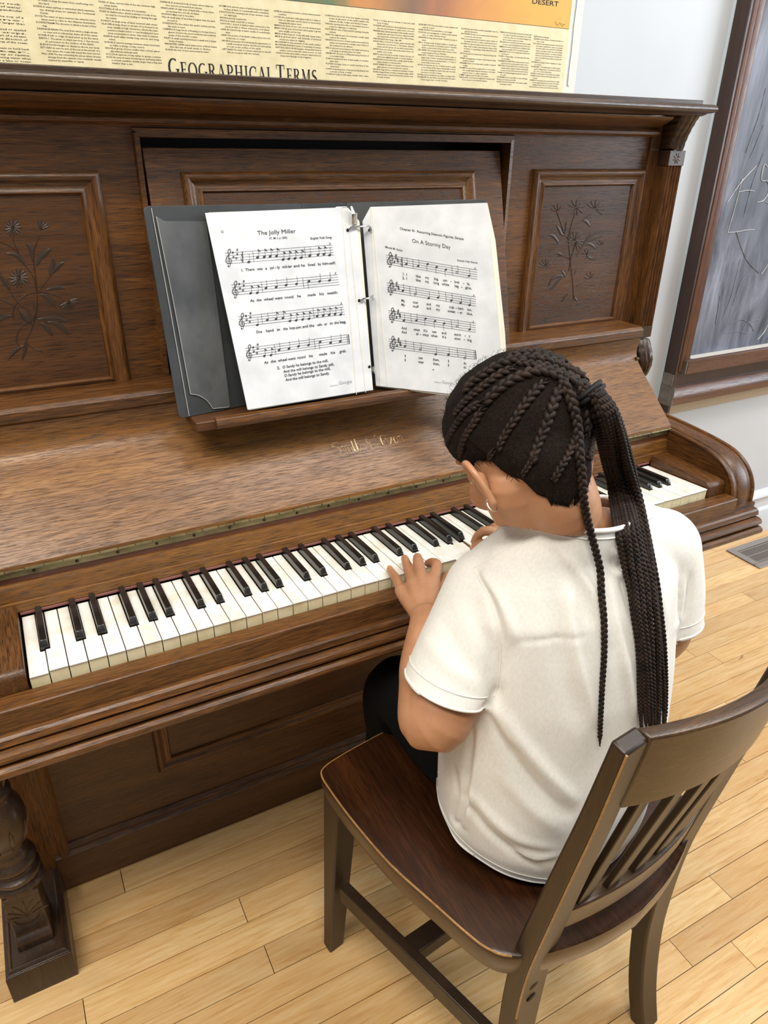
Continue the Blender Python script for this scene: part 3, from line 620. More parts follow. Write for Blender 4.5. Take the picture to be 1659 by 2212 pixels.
spray([[(90, 370), (110, 430), (160, 540), (240, 660), (262, 760)], [(283, 370), (250, 450), (240, 540), (255, 660), (268, 770)], [(268, 770), (262, 900), (230, 1020), (190, 1110), (170, 1180)],
       [(370, 640), (320, 700), (290, 750)], [(290, 765), (200, 780), (130, 830), (95, 900), (95, 960)], [(290, 770), (370, 775), (440, 810)], [(0, 620), (60, 740), (130, 840), (210, 900)], [(250, 965), (180, 990), (130, 1050), (120, 1120), (150, 1180)],
       [(0, 405), (80, 440), (130, 490)], [(0, 820), (60, 840), (110, 870)], [(0, 930), (60, 935), (110, 940)], [(130, 880), (170, 960), (230, 990)], [(270, 880), (240, 960)], [(200, 1140), (250, 1175), (310, 1195)]],
      [([(40, 490), (110, 500), (160, 545), (195, 590)], .004), ([(190, 415), (215, 450), (230, 500), (235, 545)], .004), ([(360, 455), (330, 480), (285, 520), (262, 580)], .0045), ([(380, 520), (380, 570), (365, 610), (355, 640)], .0045),
       ([(460, 550), (420, 575), (385, 610), (358, 642)], .004), ([(330, 752), (380, 740), (430, 735), (468, 740)], .004), ([(290, 780), (330, 800), (365, 835), (392, 875)], .0045), ([(0, 640), (25, 680), (50, 715), (70, 745)], .005),
       ([(270, 962), (350, 955), (420, 960), (480, 978)], .0045), ([(340, 980), (400, 995), (450, 1030), (490, 1070)], .005), ([(290, 985), (320, 1010), (350, 1045), (375, 1080)], .0045), ([(0, 975), (20, 950), (50, 940), (80, 940)], .005),
       ([(60, 1250), (90, 1210), (130, 1175), (170, 1150)], .003), ([(160, 1250), (175, 1200), (190, 1150), (190, 1110)], .003), ([(205, 900), (210, 935), (215, 965), (222, 985)], .004), ([(130, 885), (155, 920), (180, 945), (215, 990)], .003), ([(245, 830), (250, 870), (262, 905)], .003)],
      [(92, 305, 62, 0, 360, 13), (290, 320, 70, 100, 20, 5), (135, 665, 72, 0, 360, 14), (490, 830, 72, -150, 10, 9)], c3, pn, 1.0)
spray([[(465, 660), (440, 740), (425, 820), (430, 900), (440, 1000), (450, 1100), (455, 1200)], [(560, 670), (500, 710), (450, 760), (428, 820)], [(350, 650), (375, 720), (395, 790)], [(410, 715), (405, 760), (395, 800)], [(470, 850), (440, 940), (425, 1020)],
       [(620, 800), (560, 830), (510, 870), (470, 930)], [(360, 920), (400, 930), (440, 950)], [(290, 1000), (320, 960), (370, 920)], [(540, 910), (530, 950), (480, 1000), (460, 1040)], [(560, 1060), (510, 1080), (470, 1120)], [(380, 1040), (340, 1060), (300, 1100)]],
      [([(350, 735), (365, 760), (380, 790), (400, 800)], .004), ([(460, 770), (435, 785), (425, 810), (418, 830)], .004), ([(600, 775), (560, 800), (530, 835), (505, 865)], .0045), ([(645, 798), (600, 810), (560, 830), (530, 850)], .003),
       ([(510, 705), (530, 710), (545, 725), (556, 745)], .004), ([(300, 795), (325, 800), (350, 825), (362, 850)], .004), ([(510, 862), (540, 850), (570, 860), (590, 880)], .004), ([(400, 1050), (360, 1050), (320, 1070), (300, 1110)], .0045),
       ([(390, 1055), (360, 1080), (330, 1115), (290, 1140)], .004), ([(345, 915), (365, 910), (385, 920)], .003), ([(380, 1015), (395, 1035), (405, 1060)], .003), ([(385, 1210), (400, 1180), (430, 1150)], .003), ([(460, 1170), (465, 1190), (480, 1205)], .003), ([(545, 930), (560, 940), (582, 935)], .003)],
      [(470, 625, 52, 0, 360, 9), (590, 635, 58, 150, -40, 7), (360, 650, 48, 160, 60, 4), (465, 835, 60, 0, 360, 14), (540, 915, 34, 30, 160, 4), (285, 990, 46, 180, 30, 6), (565, 1065, 44, 170, 20, 5), (630, 860, 34, 150, 30, 4)], c6, pn, .9)
# pilasters with carved ends
def pilaster(cx, sg):
    x0, x1 = cx-.021, cx+.021
    mb = MB(); prof = []
    nfl = 5; wfl = .042/nfl
    for k in range(nfl):
        a = x0+k*wfl
        for t in range(5): prof.append((a+wfl*(t/4*.90+.05), PY-.024-.0105*math.sin(math.pi*t/4)**.6))
    ring = [Vector((x, y, 0)) for x, y in prof]+[Vector((x1, PY+.004, 0)), Vector((x0, PY+.004, 0))]
    mb.loft([[p+Vector((0, 0, z)) for p in ring] for z in (.980, 1.304)])
    pl = mb.build('pilaster', M['oak_z'], pn, smooth=60)
    mb = MB(); mb.box(x0-.001, x1+.001, PY-.034, PY+.004, 1.304, 1.332)
    for A in range(8):
        an = math.radians(A*45+22); c = Vector((cx, PY-.0345, 1.318))
        leaf(mb, [c+Vector((math.cos(an)*d, 0, math.sin(an)*d)) for d in (.002, .006, .0105)], .0022)
    mb.build('rosette_block', M['oak_carve'], pl, bevel=.001)
    def acanthus(za, zb, top):
        mb = MB(); n = 26; m = 18; rings = []
        for k in range(n+1):
            t = k/n; z = lerp(za, zb, t)
            prj = (.034+.024*t**1.7) if top else (.034+.022*math.sin(t*math.pi*.8))
            w = (.0205 if top else .0215)*(.92+.22*t if top else 1-.15*t)*(1+.09*abs(math.sin(t*math.pi*5)))
            ring = []
            for q in range(m+1):
                u = -1+2*q/m; rib = .0035*abs(math.cos(u*math.pi*2.5+.5*math.sin(t*6)))*(1-.4*abs(u))+.003*(1-u*u)
                ring.append(Vector((cx+u*w, PY-prj-rib+.008*u*u, z+.004*abs(u)*(1 if top else -1))))
            ring += [Vector((cx+w*.9, PY+.004, z)), Vector((cx-w*.9, PY+.004, z))]
            rings.append(ring)
        mb.loft(rings)
        mb.build('acanthus_carving', M['oak_carve'], pl, smooth=50)
    acanthus(1.331, 1.392, True); 
    mb = MB(); mb.box(x0, x1, PY-.032, PY+.004, .955, .980); mb.build('lower_block', M['oak_carve'], pl, bevel=.001)
    acanthus(.954, .872, False)
    mb = MB(); mb.box(x0+.002, x1-.002, PY-.03, PY+.004, .858, .873); mb.build('foot_block', M['oak_carve'], pl, bevel=.002)
pilaster(1.336, 1); pilaster(1.222-1.336, -1)
# music desk, tilted forward at its foot
DA = math.atan2(.085, .345); DT = Vector((0, math.sin(DA), math.cos(DA))); DN = Vector((0, -math.cos(DA), math.sin(DA))); D0 = Vector((0, .283, .968))
def dm(x, v, h): return D0+Vector((x, 0, 0))+DT*v+DN*h
DX0, DX1, DV = .292, .930, .371
dk = MB(); dk.hexa([dm(x, v, h) for h in (-.014, 0) for x, v in ((DX0, 0), (DX1, 0), (DX1, DV), (DX0, DV))])
desk = dk.build('music_desk', M['oak_x'], pn, bevel=.0015)
desk['label'] = 'music desk tilted forward at its foot'
frame('desk_molding', .3415, .8680, .03, .3370, lambda x, z, h: dm(x, z, h), M['oak_x'], M['oak_z'], desk, FP)
mb = MB(); mb.hexa([dm(x, v, h) for h in (.0003, .0022) for x, v in ((.372, .06), (.838, .06), (.838, .308), (.372, .308))]); mb.build('desk_panel', M['oak_panel'], desk)
mb = MB(); LZ = .961
mb.box(.288, .745, .206, .292, LZ-.016, LZ-.001); mb.build('desk_ledge', M['oak_dark'], desk, bevel=.002)
mb = MB(); mb.loft([[Vector((x, y, z)) for y, z in ((.213, LZ-.016), (.200, LZ-.014), (.196, LZ-.006), (.199, LZ+.002), (.207, LZ+.004), (.213, LZ))] for x in (.3175, .748)]); mb.build('ledge_lip', M['oak_x'], desk, bevel=.001)
# rail and fallboard
FX0, FX1 = 1.222-1.278, 1.278
mb = MB(); mb.prism([(PY+.01, .9700), (.284, .9700), (.2795, .9740), (.2800, .9890), (.286, .9945), (PY+.01, .9945)], 1.222-1.2775, 1.2775)
rail = mb.build('rail', M['oak_x'], pn, bevel=.001)
prof = [(.2840, .9700), (.2868, .9600), (.2885, .9520), (.2892, .9440), (.2885, .9365), (.2862, .9290), (.2825, .9225), (.2775, .9165), (.2700, .9093), (.2600, .9003), (.1650, .8155), (.1608, .8110), (.1600, .8055), (.166, .8040), (.175, .808), (.297, .912), (.305, .925), (.304, .95), (.300, .97)]
mb = MB(); mb.prism(prof, FX0, FX1); fb = mb.build('fallboard', M['oak_fall'], pn, smooth=30)
mb = MB(); mb.tube([(1.272, .283, .925), (1.2795, .283, .925)], .004, 10); mb.build('fallboard_screw', M['screw'], fb)
# gilt name, laid on the sloping face
FT = Vector((0, .260-.165, .9003-.8155)).normalized(); FN = Vector((0, -FT.z, FT.y))
P0 = Vector((0, .165, .8155))+FN*.0004
def fpt(px, py): return on_plane(px, py, P0, FN)
a_, b_ = fpt(722, 982), fpt(876, 958)
print('name', a_, b_)
def blackletter(mb, word, o, size, ux, uy):
    """worn blackletter strokes"""
    G = {'S': (.75, [[(.62, .86), (.45, 1), (.15, .92), (.12, .72), (.55, .5), (.62, .28), (.42, .02), (.08, .1)], [(.0, .62), (.25, .66), (.6, .5)]]),
         'm': (.66, [[(.04, .5), (.1, .58), (.1, .04)], [(.1, .5), (.26, .6), (.3, .5), (.3, .04)], [(.3, .5), (.46, .6), (.5, .5), (.5, .06), (.58, .02)]]),
         'i': (.26, [[(.04, .5), (.1, .58), (.1, .08), (.18, .02)], [(.1, .76), (.12, .78)]]),
         't': (.3, [[(.1, .9), (.1, .1), (.2, .02)], [(0, .58), (.24, .58)]]),
         'h': (.5, [[(.1, 1), (.1, .04)], [(.1, .48), (.3, .62), (.36, .45), (.34, .1), (.22, -.14)]]),
         '&': (.6, [[(.42, .72), (.26, .84), (.16, .66), (.42, .2), (.3, -.05), (.08, .06)], [(.1, .36), (.5, .5)]]),
         'N': (.84, [[(.0, .88), (.16, 1), (.3, .8), (.46, .1), (.6, .0)], [(.62, .92), (.5, .7), (.5, .06)], [(0, .1), (.14, .16), (.26, .04)]]),
         'x': (.46, [[(.06, .56), (.14, .52), (.28, .1), (.38, .04)], [(.36, .58), (.1, .02)], [(.08, .3), (.36, .3)]]),
         'o': (.44, [[(.2, .6), (.06, .46), (.08, .12), (.22, .02), (.36, .16), (.34, .48), (.2, .6)]]),
         'n': (.48, [[(.04, .5), (.1, .58), (.1, .04)], [(.1, .5), (.28, .6), (.34, .48), (.34, .06), (.42, -.1)]]), ' ': (.36, [])}
    x = 0
    for ch in word:
        adv, st = G[ch]
        for s_ in st:
            q = smooth_px(s_, 5) if len(s_) > 2 else s_
            pts = [o+ux*((x+p[0])*size)+uy*(p[1]*size) for p in q]
            mb.tube(pts, [size*.045*(1+.4*math.sin(k*1.3)) for k in range(len(pts))], 5, ry=[.00025]*len(pts))
        x += adv
    return x
ux = (b_-a_).normalized(); tot = sum((.75, .66, .26, .3, .5, .36, .6, .36, .84, .26, .46, .44, .48))
ux = Vector((1, 0, 0)); wid = b_.x-a_.x
mb = MB(); blackletter(mb, 'Smith & Nixon', a_, wid/tot, ux, FT); mb.build('maker_name', M['gold'], fb, smooth=0)
mb = MB(); rnd = random.Random(3)
for (p, q) in (((748, 1003), (795, 995)), ((842, 984), (875, 980))):
    A, B = fpt(*p), fpt(*q)
    for k in range(14):
        c = lerp(A, B, k/14); mb.tube([c, c+FT*rnd.uniform(.001, .0024)], .00022, 4, ry=.0002)
mb.build('worn_small_lettering', M['gold'], fb, smooth=0)
# continuous hinge
mb = MB(); mb.box(FX0, FX1, .1612, .1662, .7930, .8055); hg = mb.build('hinge', M['brass'], pn)
mb = MB(); x = FX0; k = 0
while x < FX1-.004:
    mb.tube([(x+.0006, .1590, .8040), (min(x+.0243, FX1), .1590, .8040)], .0024 if k % 2 else .0018, 8); x += .025; k += 1
mb.build('hinge_knuckles', M['brass'], hg)
mb = MB()
for k in range(24):
    xx = FX0+.03+k*.0565
    mb.sphere((xx, .1612, .7975), .0027, .0014, .0027, 10)
mb.build('hinge_screws', M['screw'], hg)
# nameboard
mb = MB(); mb.box(FX0, FX1, .1655, .1720, .778, .810); mb.build('hinge_strip', M['red_strip'], pn)
mb = MB(); mb.prism([(.18, .7810), (.1655, .7815), (.1625, .7805), (.1605, .7770), (.1600, .7715), (.1585, .7655), (.1570, .7595), (.1568, .7560), (.1545, .7550), (.1515, .7420), (.1525, .7405), (.18, .7405)], FX0, FX1); mb.build('nameboard', M['oak_fall'], pn)
mb = MB(); mb.prism([(.1555, .7404), (.1555, .7375), (.1500, .7372), (.1495, .7405)], 0, 1.222); mb.build('felt_strip', M['felt'], pn)
# keys
KZ0, KZ1 = .7413, .7325; KD = .152
def kz(y): return lerp(KZ0, KZ1, y/KD)
P = .0235
blacks = {}                                            # index of the white key on the left of each black key
names = 'ABCDEFG'
for k in range(52):
    nm = names[k % 7]
    if nm in 'ACDFG' and k < 51: blacks[k] = {'A': .0, 'C': -.0022, 'D': .0022, 'F': -.003, 'G': -.0002}[nm]
BW = .0055
rnd = random.Random(8)
down = {0: .0022, 27: .003, 28: .006}
for k in range(52):
    x0, x1 = k*P+.0006, (k+1)*P-.0006; dz = -down.get(k, 0)+rnd.uniform(-.0004, .0004)
    lc = (blacks[k-1]+k*P+BW+.0008) if (k-1) in blacks else x0
    rc = (blacks[k]+(k+1)*P-BW-.0008) if k in blacks else x1
    yh = .0505
    poly = [(x0, -.0012), (x1, -.0012), (x1, yh)]
    if rc < x1: poly += [(rc, yh)]
    poly += [(rc, KD), (lc, KD)]
    if lc > x0: poly += [(lc, yh)]
    poly += [(x0, yh)]
    f = lambda y: dz*(1-y/KD)
    mb = MB(); mb.loft([[Vector((x, y, kz(y)-.0022+f(y))) for x, y in poly], [Vector((x, y, kz(y)+f(y))) for x, y in poly]])
    key = mb.build('white_key', M['ivory'], pn, bevel=.0006)
    mb = MB(); mb.hexa([Vector((x, y, z+dz)) for z in (.716, KZ0-.0022) for x, y in ((x0, 0), (x1, 0), (x1, .003), (x0, .003))]); mb.build('key_front', M['ivory_front'], key, bevel=.0004)
    q = [(x0, .003), (x1, .003), (x1, yh), (rc, yh), (rc, KD), (lc, KD), (lc, yh), (x0, yh)]
    mb = MB(); mb.loft([[Vector((x, y, .716+f(y))) for x, y in q], [Vector((x, y, kz(y)-.0022+f(y))) for x, y in q]]); mb.build('key_stick', M['key_wood'], key)
for k, off in blacks.items():
    c = (k+1)*P+off; y0, y1 = .0530, KD+.003; dz = -.002 if k in (19, 26) else 0
    mb = MB(); wb, wt = BW-.0004, BW-.0014; T = .0118
    rings = [[Vector((c+s*wb, y0, kz(y0)-.006)) for s in (-1, 1)]+[Vector((c+s*wb*.98, y0+.0004, kz(y0)+.002+dz)) for s in (1, -1)]]
    bot = [Vector((c-wb, y0, kz(y0)-.008)), Vector((c+wb, y0, kz(y0)-.008)), Vector((c+wb, y1, kz(y1)-.008)), Vector((c-wb, y1, kz(y1)-.008))]
    midr = [Vector((c-wb, y0, kz(y0)+.0035+dz)), Vector((c+wb, y0, kz(y0)+.0035+dz)), Vector((c+wb, y1, kz(y1)+.003)), Vector((c-wb, y1, kz(y1)+.003))]
    top = [Vector((c-wt, y0+.0062, kz(y0)+T-.0008+dz)), Vector((c+wt, y0+.0062, kz(y0)+T-.0008+dz)), Vector((c+wt, y1, kz(y1)+T)), Vector((c-wt, y1, kz(y1)+T))]
    mb.loft([bot, midr, top]); mb.build('black_key', M['ebony'], pn, bevel=.0011)
# key blocks, key slip, key bed
for (a, b, nm) in ((1.2245, 1.272, 'r'), (-.050, -.0025, 'l')):
    mb = MB(); mb.prism([(.151, .71), (.151, .7555), (.012, .7520), (.004, .7500), (-.001, .7440), (-.0025, .712)], a, b)
    mb.build('key_block', M['oak_y'], pn, bevel=.0025, seg=3)
mb = MB(); mb.prism([(-.0035, .66), (-.0035, .7205), (-.0045, .7240), (-.008, .7256), (-.034, .7252), (-.0358, .7235), (-.0365, .70), (-.0365, .66)], -.050, 1.272)
mb.build('key_slip', M['oak_x'], pn, bevel=.0008)
mb = MB()
mp_ = [(.25, .692), (-.036, .693), (-.0420, .6925), (-.0455, .6895), (-.0465, .6850), (-.0480, .6815), (-.0460, .6800), (-.0430, .6790), (-.0430, .6770), (-.0520, .6765), (-.0570, .6740), (-.0590, .6700), (-.0585, .6660), (-.0560, .6635), (-.0490, .6625), (-.0490, .6600), (-.0590, .6598), (-.0640, .6570), (-.0655, .6525), (-.0640, .6480), (-.0590, .6440), (-.0510, .6410), (-.042, .6385), (-.030, .637), (.25, .637)]
KX0, KX1 = 1.222-1.334, 1.334
mb.prism(mp_, KX0, KX1); mb.box(PX0, PX1, -.03, .285, .640, .700)
mb.build('key_bed_molding', M['oak_x'], pn, smooth=24)
# cheeks (arms)
def cheek(x0, x1, outer):
    out = [(.30, .806), (.20, .8035), (.12, .7990), (.065, .7930), (.036, .7860), (.014, .7750), (-.004, .7590), (-.015, .7400), (-.0200, .7200), (-.0215, .690)]
    out = [tuple(v) for v in smooth_px(out, 4)]
    poly = out+[(.30, .690)]
    mb = MB(); mb.prism([(y, z) for y, z in poly], x0+.003, x1-.003); ck = mb.build('cheek', M['oak_y'], pn, smooth=40)
    mb = MB()
    for xx, r in ((x0+.0045, .0042), (x1-.0045, .0042)): mb.tube([(xx, y, z) for y, z in out], r, 10)
    mb.tube([(lerp(x0, x1, .5), y-.0, z+.0005) for y, z in out], [.017]*len(out), 14, ry=[.0030]*len(out))
    mb.build('cheek_bead', M['oak_y'], ck, smooth=60)
cheek(1.2725, 1.340, 1); cheek(PX0, 1.222-1.2725, -1)
# lower part
LPY = .292
mb = MB(); mb.box(PX0+.05, PX1-.05, LPY, LPY+.02, .08, .66); mb.build('lower_panel', M['oak_dark'], pn)
mb = MB(); mb.box(PX0+.06, PX1-.06, .2835, .31, .0, .090); mb.build('plinth', M['oak_dark'], pn, bevel=.001)
mb = MB(); mb.prism([(LPY+.01, .088), (.2815, .088), (.2790, .091), (.2790, .095), (.2830, .098), (.2865, .102), (.2850, .106), (.2835, .109), (.2855, .113), (.2905, .118), (LPY+.01, .119)], PX0+.06, PX1-.06); mb.build('plinth_molding', M['oak_x'], pn)
for a, b, c_ in ((-.095, -.0325, 1), (1.222+.0325, 1.317, -1)):
    mb = MB(); mb.box(a, b, .2845, LPY+.01, .085, .66); st = mb.build('stile', M['oak_z'], pn)
    e_ = b if c_ > 0 else a
    mb = MB(); mb.loft([[Vector((e_-c_*.018, .2850, z)), Vector((e_-c_*.014, .2790, z)), Vector((e_-c_*.006, .2780, z)), Vector((e_, .2830, z)), Vector((e_+c_*.003, LPY, z)), Vector((e_-c_*.018, LPY, z))] for z in (.09, .66)]); mb.build('stile_bead', M['oak_z'], st)
frame('lower_molding', .1560, 1.222-.1560, .218, .60, lambda x, z, h: Vector((x, LPY-h, z)), M['oak_x'], M['oak_z'], pn, [(d*.95, h) for d, h in FP])
# toe blocks and turned legs
def leg(cx):
    lg = MB(); cy = .176
    prof = [(.0005, .205), (.0405, .2055), (.0405, .212), (.038, .216), (.0350, .219), (.0375, .224), (.0400, .229), (.0395, .235), (.0335, .239), (.0310, .243), (.0325, .248), (.0368, .252), (.0385, .258), (.0360, .264), (.0305, .268), (.0285, .273), (.0295, .279), (.0268, .284), (.0245, .290), (.0300, .306), (.0370, .326), (.0405, .345), (.0410, .362), (.0380, .380), (.0315, .395), (.0270, .402), (.0285, .408), (.0310, .412), (.0300, .418), (.0240, .423), (.0225, .430), (.0250, .45), (.0285, .475), (.0310, .50), (.0300, .525), (.0260, .545), (.0300, .552), (.0335, .560), (.0300, .568), (.0350, .575), (.0380, .590), (.0380, .605), (.0005, .606)]
    lg.lathe(prof, (cx, cy, 0), 28)
    L = lg.build('leg', M['oak_carve'], pn, smooth=50)
    mb = MB()
    for k in range(9):                                # carved acanthus round the neck
        A = 2*math.pi*k/9+.2; pts, rs = [], []
        for t in range(8):
            z = lerp(.428, .54, t/7); r = .024+.010*math.sin(math.pi*t/7*.8)
            pts.append((cx+math.cos(A)*r, cy+math.sin(A)*r, z)); rs.append(.0062*math.sin(math.pi*(t+.6)/8.2)+.001)
        mb.tube(pts, rs, 6)
        pts = [(cx+math.cos(A)*r, cy+math.sin(A)*r, z) for r, z in ((.0285, .300), (.0370, .322), (.0408, .34), (.0415, .352))]
        mb.tube(pts, [.001, .0035, .003, .001], 6)
    mb.build('leg_carving', M['oak_carve'], L)
    mb = MB(); mb.box(cx-.045, cx+.045, .128, .225, .602, .640); mb.prism([(.10, .64), (.10, .63), (.128, .612), (.128, .604), (.22, .604), (.22, .64)], cx-.043, cx+.043); mb.build('capital', M['oak_carve'], L, bevel=.003)
    # pedestal
    mb = MB(); w = .0270
    mb.box(cx-w-.001, cx+w+.001, .139, .215, .196, .2055)
    mb.loft([[Vector((cx-w*k, y, z)), Vector((cx+w*k, y, z)), Vector((cx+w*k, .215, z)), Vector((cx-w*k, .215, z))] for k, y, z in ((1.0, .1420, .198), (1.0, .1425, .150), (1.0, .1440, .125), (1.0, .1480, .110), (1.02, .1470, .098), (1.05, .1400, .092), (1.07, .1375, .087), (1.07, .1372, .072))])
    mb.build('pedestal', M['oak_carve'], L, bevel=.0015)
    mb = MB(); c = Vector((cx, .1416, .146))
    for k in range(7):
        A = math.radians(90+(k-3)*26)
        leaf(mb, [c+Vector((math.cos(A)*d*.9, 0, math.sin(A)*d)) for d in (.002, .018, .030, .040)], .0036 if k != 3 else .0024)
    mb.tube([c+Vector((.023*math.cos(a), 0, .01+.033*math.sin(a))) for a in [math.radians(180+q*15) for q in range(13)]], .0009, 6)
    mb.build('shell_carving', M['oak_carve'], L, smooth=0)
for cx in (-.108, 1.222+.108):
    x0, x1 = cx-.053, cx+.053; y0, y1 = .1005, .40
    mb = MB()
    prof = [(0, 0), (.0, .062), (.0015, .066), (.005, .066), (.007, .070), (.011, .0735), (.0125, .0715), (.019, .0715)]
    P4 = lambda d: [(x0+d, y0+d), (x1-d, y0+d), (x1-d, y1), (x0+d, y1)]
    mb.loft([[Vector((x, y, z)) for x, y in P4(d)] for d, z in prof])
    mb.build('toe_block', M['oak_carve'], pn, bevel=.002)
    leg(cx)
# ---------------------------------------------------------------- music binder on the desk
bi = thing('music_binder', (.55, .25, .967), 'open grey ring binder of printed songs standing on the piano music desk', 'binder')
def quad_slab(mb, corners, d):
    """corners counter-clockwise seen from the front; d = thickness vector to the back"""
    mb.loft([[Vector(c) for c in corners], [Vector(c)+Vector(d) for c in corners]])
def rounded(p, r=.010, n=4, which=(0, 1, 2, 3)):
    out = []
    for i, c in enumerate(p):
        if i not in which: out.append(c); continue
        a = (p[i-1]-c).normalized(); b = (p[(i+1) % len(p)]-c).normalized()
        for k in range(n+1):
            t = k/n; out.append(c+a*r*(1-t)**2+b*r*t**2)
    return out
CTL, CBL = Vector((.2695, .300, 1.2548)), Vector((.2703, .235, .9602)); CTR, CBR = Vector((.5230, .3360, 1.2500)), Vector((.5230, .268, .9620))
STR, SBR = Vector((.6030, .3385, 1.2495)), Vector((.6030, .268, .9620)); RTR, RBR = Vector((.8440, .280, 1.2544)), Vector((.8200, .175, .950))
bk = Vector((0, .0028, 0))
mb = MB(); quad_slab(mb, rounded([CBL, CBR, CTR, CTL], which=(0, 3)), bk); cvl = mb.build('cover', M['vinyl'], bi, bevel=.0006)
cvl['label'] = 'left cover with clear inner pocket'
mb = MB(); quad_slab(mb, [CBR+Vector((.001, 0, 0)), SBR, STR, CTR+Vector((.001, 0, 0))], bk); mb.build('spine', M['vinyl'], bi, bevel=.0006)
mb = MB(); quad_slab(mb, rounded([SBR+Vector((.001, 0, 0)), RBR, RTR, STR+Vector((.001, 0, 0))], which=(1, 2)), bk); mb.build('cover', M['vinyl'], bi, bevel=.0006)
cn = (CBR-CBL).cross(CTL-CBL).normalized()
if cn.y > 0: cn = -cn
def cpt(X, Y, off=.0008): p = c3(X, Y); return on_plane(p[0], p[1], CBL+cn*off, cn)
pk = [cpt(*p) for p in [(1120, 225), (1148, 238), (1165, 252), (1185, 258), (1478, 258)]]
right = [cpt(1650, 1590)]
low = [cpt(*p) for p in [(1525, 1602), (1505, 1570), (1478, 1540), (1440, 1515), (1405, 1502), (1366, 1497)]]
pocket = pk+right+low
mb = MB(); v = [mb.bm.verts.new(p) for p in pocket]; mb.bm.faces.new(v); g_ = bmesh.ops.extrude_face_region(mb.bm, geom=mb.bm.faces[:]); 
for q in g_['geom']:
    if isinstance(q, bmesh.types.BMVert): q.co += cn*.0006
mb.build('pocket', M['pocket'], cvl, smooth=0)
mb = MB(); mb.tube([p+cn*.0006 for p in low[::-1]]+[], .0005, 5); mb.tube([cpt(1366, 1497, .0014), cpt(1250, 870, .0014), cpt(1120, 225, .0014)], .0005, 5); mb.tube([cpt(1356, 1655, .0006), cpt(1216, 870, .0006), cpt(1085, 165, .0006)], .0006, 5); mb.tube([cpt(1530, 1602, .0014), cpt(1640, 1590, .0014)], .0005, 5)
mb.build('pocket_seam', flat('pocket_seam_edge', S(176, 178, 178), .4), cvl)
# pages
pp = {}
def L4(X, Y): return (420+X/4.1475, 430+Y/4.1475)
def R4(X, Y): return (740+X/4.1475, 430+Y/4.1475)
lp0 = Vector((.369, .2036, .970)); ln = (Vector((.584, .209, .970))-lp0).cross(Vector((.357, .299, 1.2436))-lp0).normalized()
rp0 = Vector((.6046, .2300, .970)); r_tl = on(780, 455, y=.325); r_tr = Vector((.800, .222, 1.2535)); rn = (r_tr-r_tl).cross(r_tl-rp0).normalized()
if ln.y > 0: ln = -ln
if rn.y > 0: rn = -rn
print('right page corner', on_plane(1090, 866, rp0, rn))
def page(name, px, p0, n_, mat, off, thick, parent=bi):
    mb = MB(); quad_slab(mb, [on_plane(x, y, p0+n_*off, n_) for x, y in px], -n_*thick); return mb.build(name, mat, parent, smooth=0)
lpx = [(535, 885), (806, 842), (768, 463), (738, 448), (443, 460)]
for k, dx in enumerate((8, 4)):                         # loose sheets behind, their edges fanned out
    page('page', [(537+dx*.3, 887-dx*.1), (806, 843), (770+dx*.8, 470+dx), (744+dx, 449), (451, 459)], lp0, ln, M['sleeve_edge'], -.0052+.0022*k, .0012)
LP = page('page', lpx, lp0, ln, M['sleeve'], 0, .0016); LP['label'] = 'left page with the song The Jolly Miller'
rpx = [(812, 833), (982, 852), (1090, 866), (1077, 700), (1062, 540), (1052, 438), (800, 447), (783, 478)]
for k, dx in enumerate((8, 5, 2)):
    page('page', [(813, 835), (1092+dx, 868+dx*.6), (1083+dx, 720), (1064+dx*.8, 520), (1053, 439), (802, 447), (785, 480)], rp0, rn, M['sleeve_edge'] if k != 1 else M['paper'], -.0072+.0022*k, .0012)
RP = page('page', rpx, rp0, rn, M['sleeve'], 0, .0016); RP['label'] = 'right page with the song On A Stormy Day'
mb = MB()                                               # creased sleeve margins beside the rings
for (a, b, w) in (((738, 450), (770, 852), .0012), ((750, 455), (790, 848), .0012)): mb.tube([on_plane(*a, lp0+ln*.0004, ln), on_plane(*b, lp0+ln*.0004, ln)], w*.4, 5)
mb.build('sleeve_crease', M['sleeve_edge'], LP)
mb = MB()
for (a, b) in (((800, 449), (822, 834)), ((803, 449), (838, 836))): mb.tube([on_plane(*a, rp0+rn*.0004, rn), on_plane(*b, rp0+rn*.0004, rn)], .0005, 5)
mb.build('sleeve_crease', M['sleeve_edge'], RP)
# rings
mb = MB(); mb.hexa([Vector(p) for p in ((.536, .262, .985), (.560, .262, .985), (.560, .268, .985), (.536, .268, .985), (.578, .325, 1.246), (.600, .325, 1.246), (.600, .332, 1.246), (.578, .332, 1.246))])
mech = mb.build('ring_mechanism', M['steel'], bi, bevel=.002)
mb = MB(); a = on(760, 452, y=.300); mb.tube([a+Vector((0, 0, .004)), a+Vector((.002, -.006, -.006)), a+Vector((.003, -.004, -.022)), a+Vector((.003, .004, -.034))], [.003, .0062, .0055, .003], 10, ry=[.001, .0018, .0018, .001]); mb.build('opening_lever', M['steel'], mech)
def ringpx(pts, nm='ring', r=.0017):
    P3 = []
    for (x, y, t) in pts:
        A = on_plane(x, y, lp0, ln) if t < .5 else on_plane(x, y, rp0, rn); B = on_plane(x, y, lp0, ln)
        A = lerp(B, on_plane(x, y, rp0, rn), t); P3.append(A+Vector((0, -.004-.010*math.sin(math.pi*t), 0)))
    mb = MB(); mb.tube(P3, r, 8); mb.build(nm, M['steel'], mech)
ringpx([(752, 496, 0), (754, 491, .1), (765, 488, .35), (778, 487, .6), (792, 487, .85), (797, 490, .95), (799, 499, 1)])
ringpx([(776, 649, 0), (780, 643, .2), (790, 641, .5), (800, 636, .85), (802, 641, 1)])
ringpx([(801, 789, .2), (798, 795, .4), (801, 801, .7), (805, 795, 1)])
mb = MB()
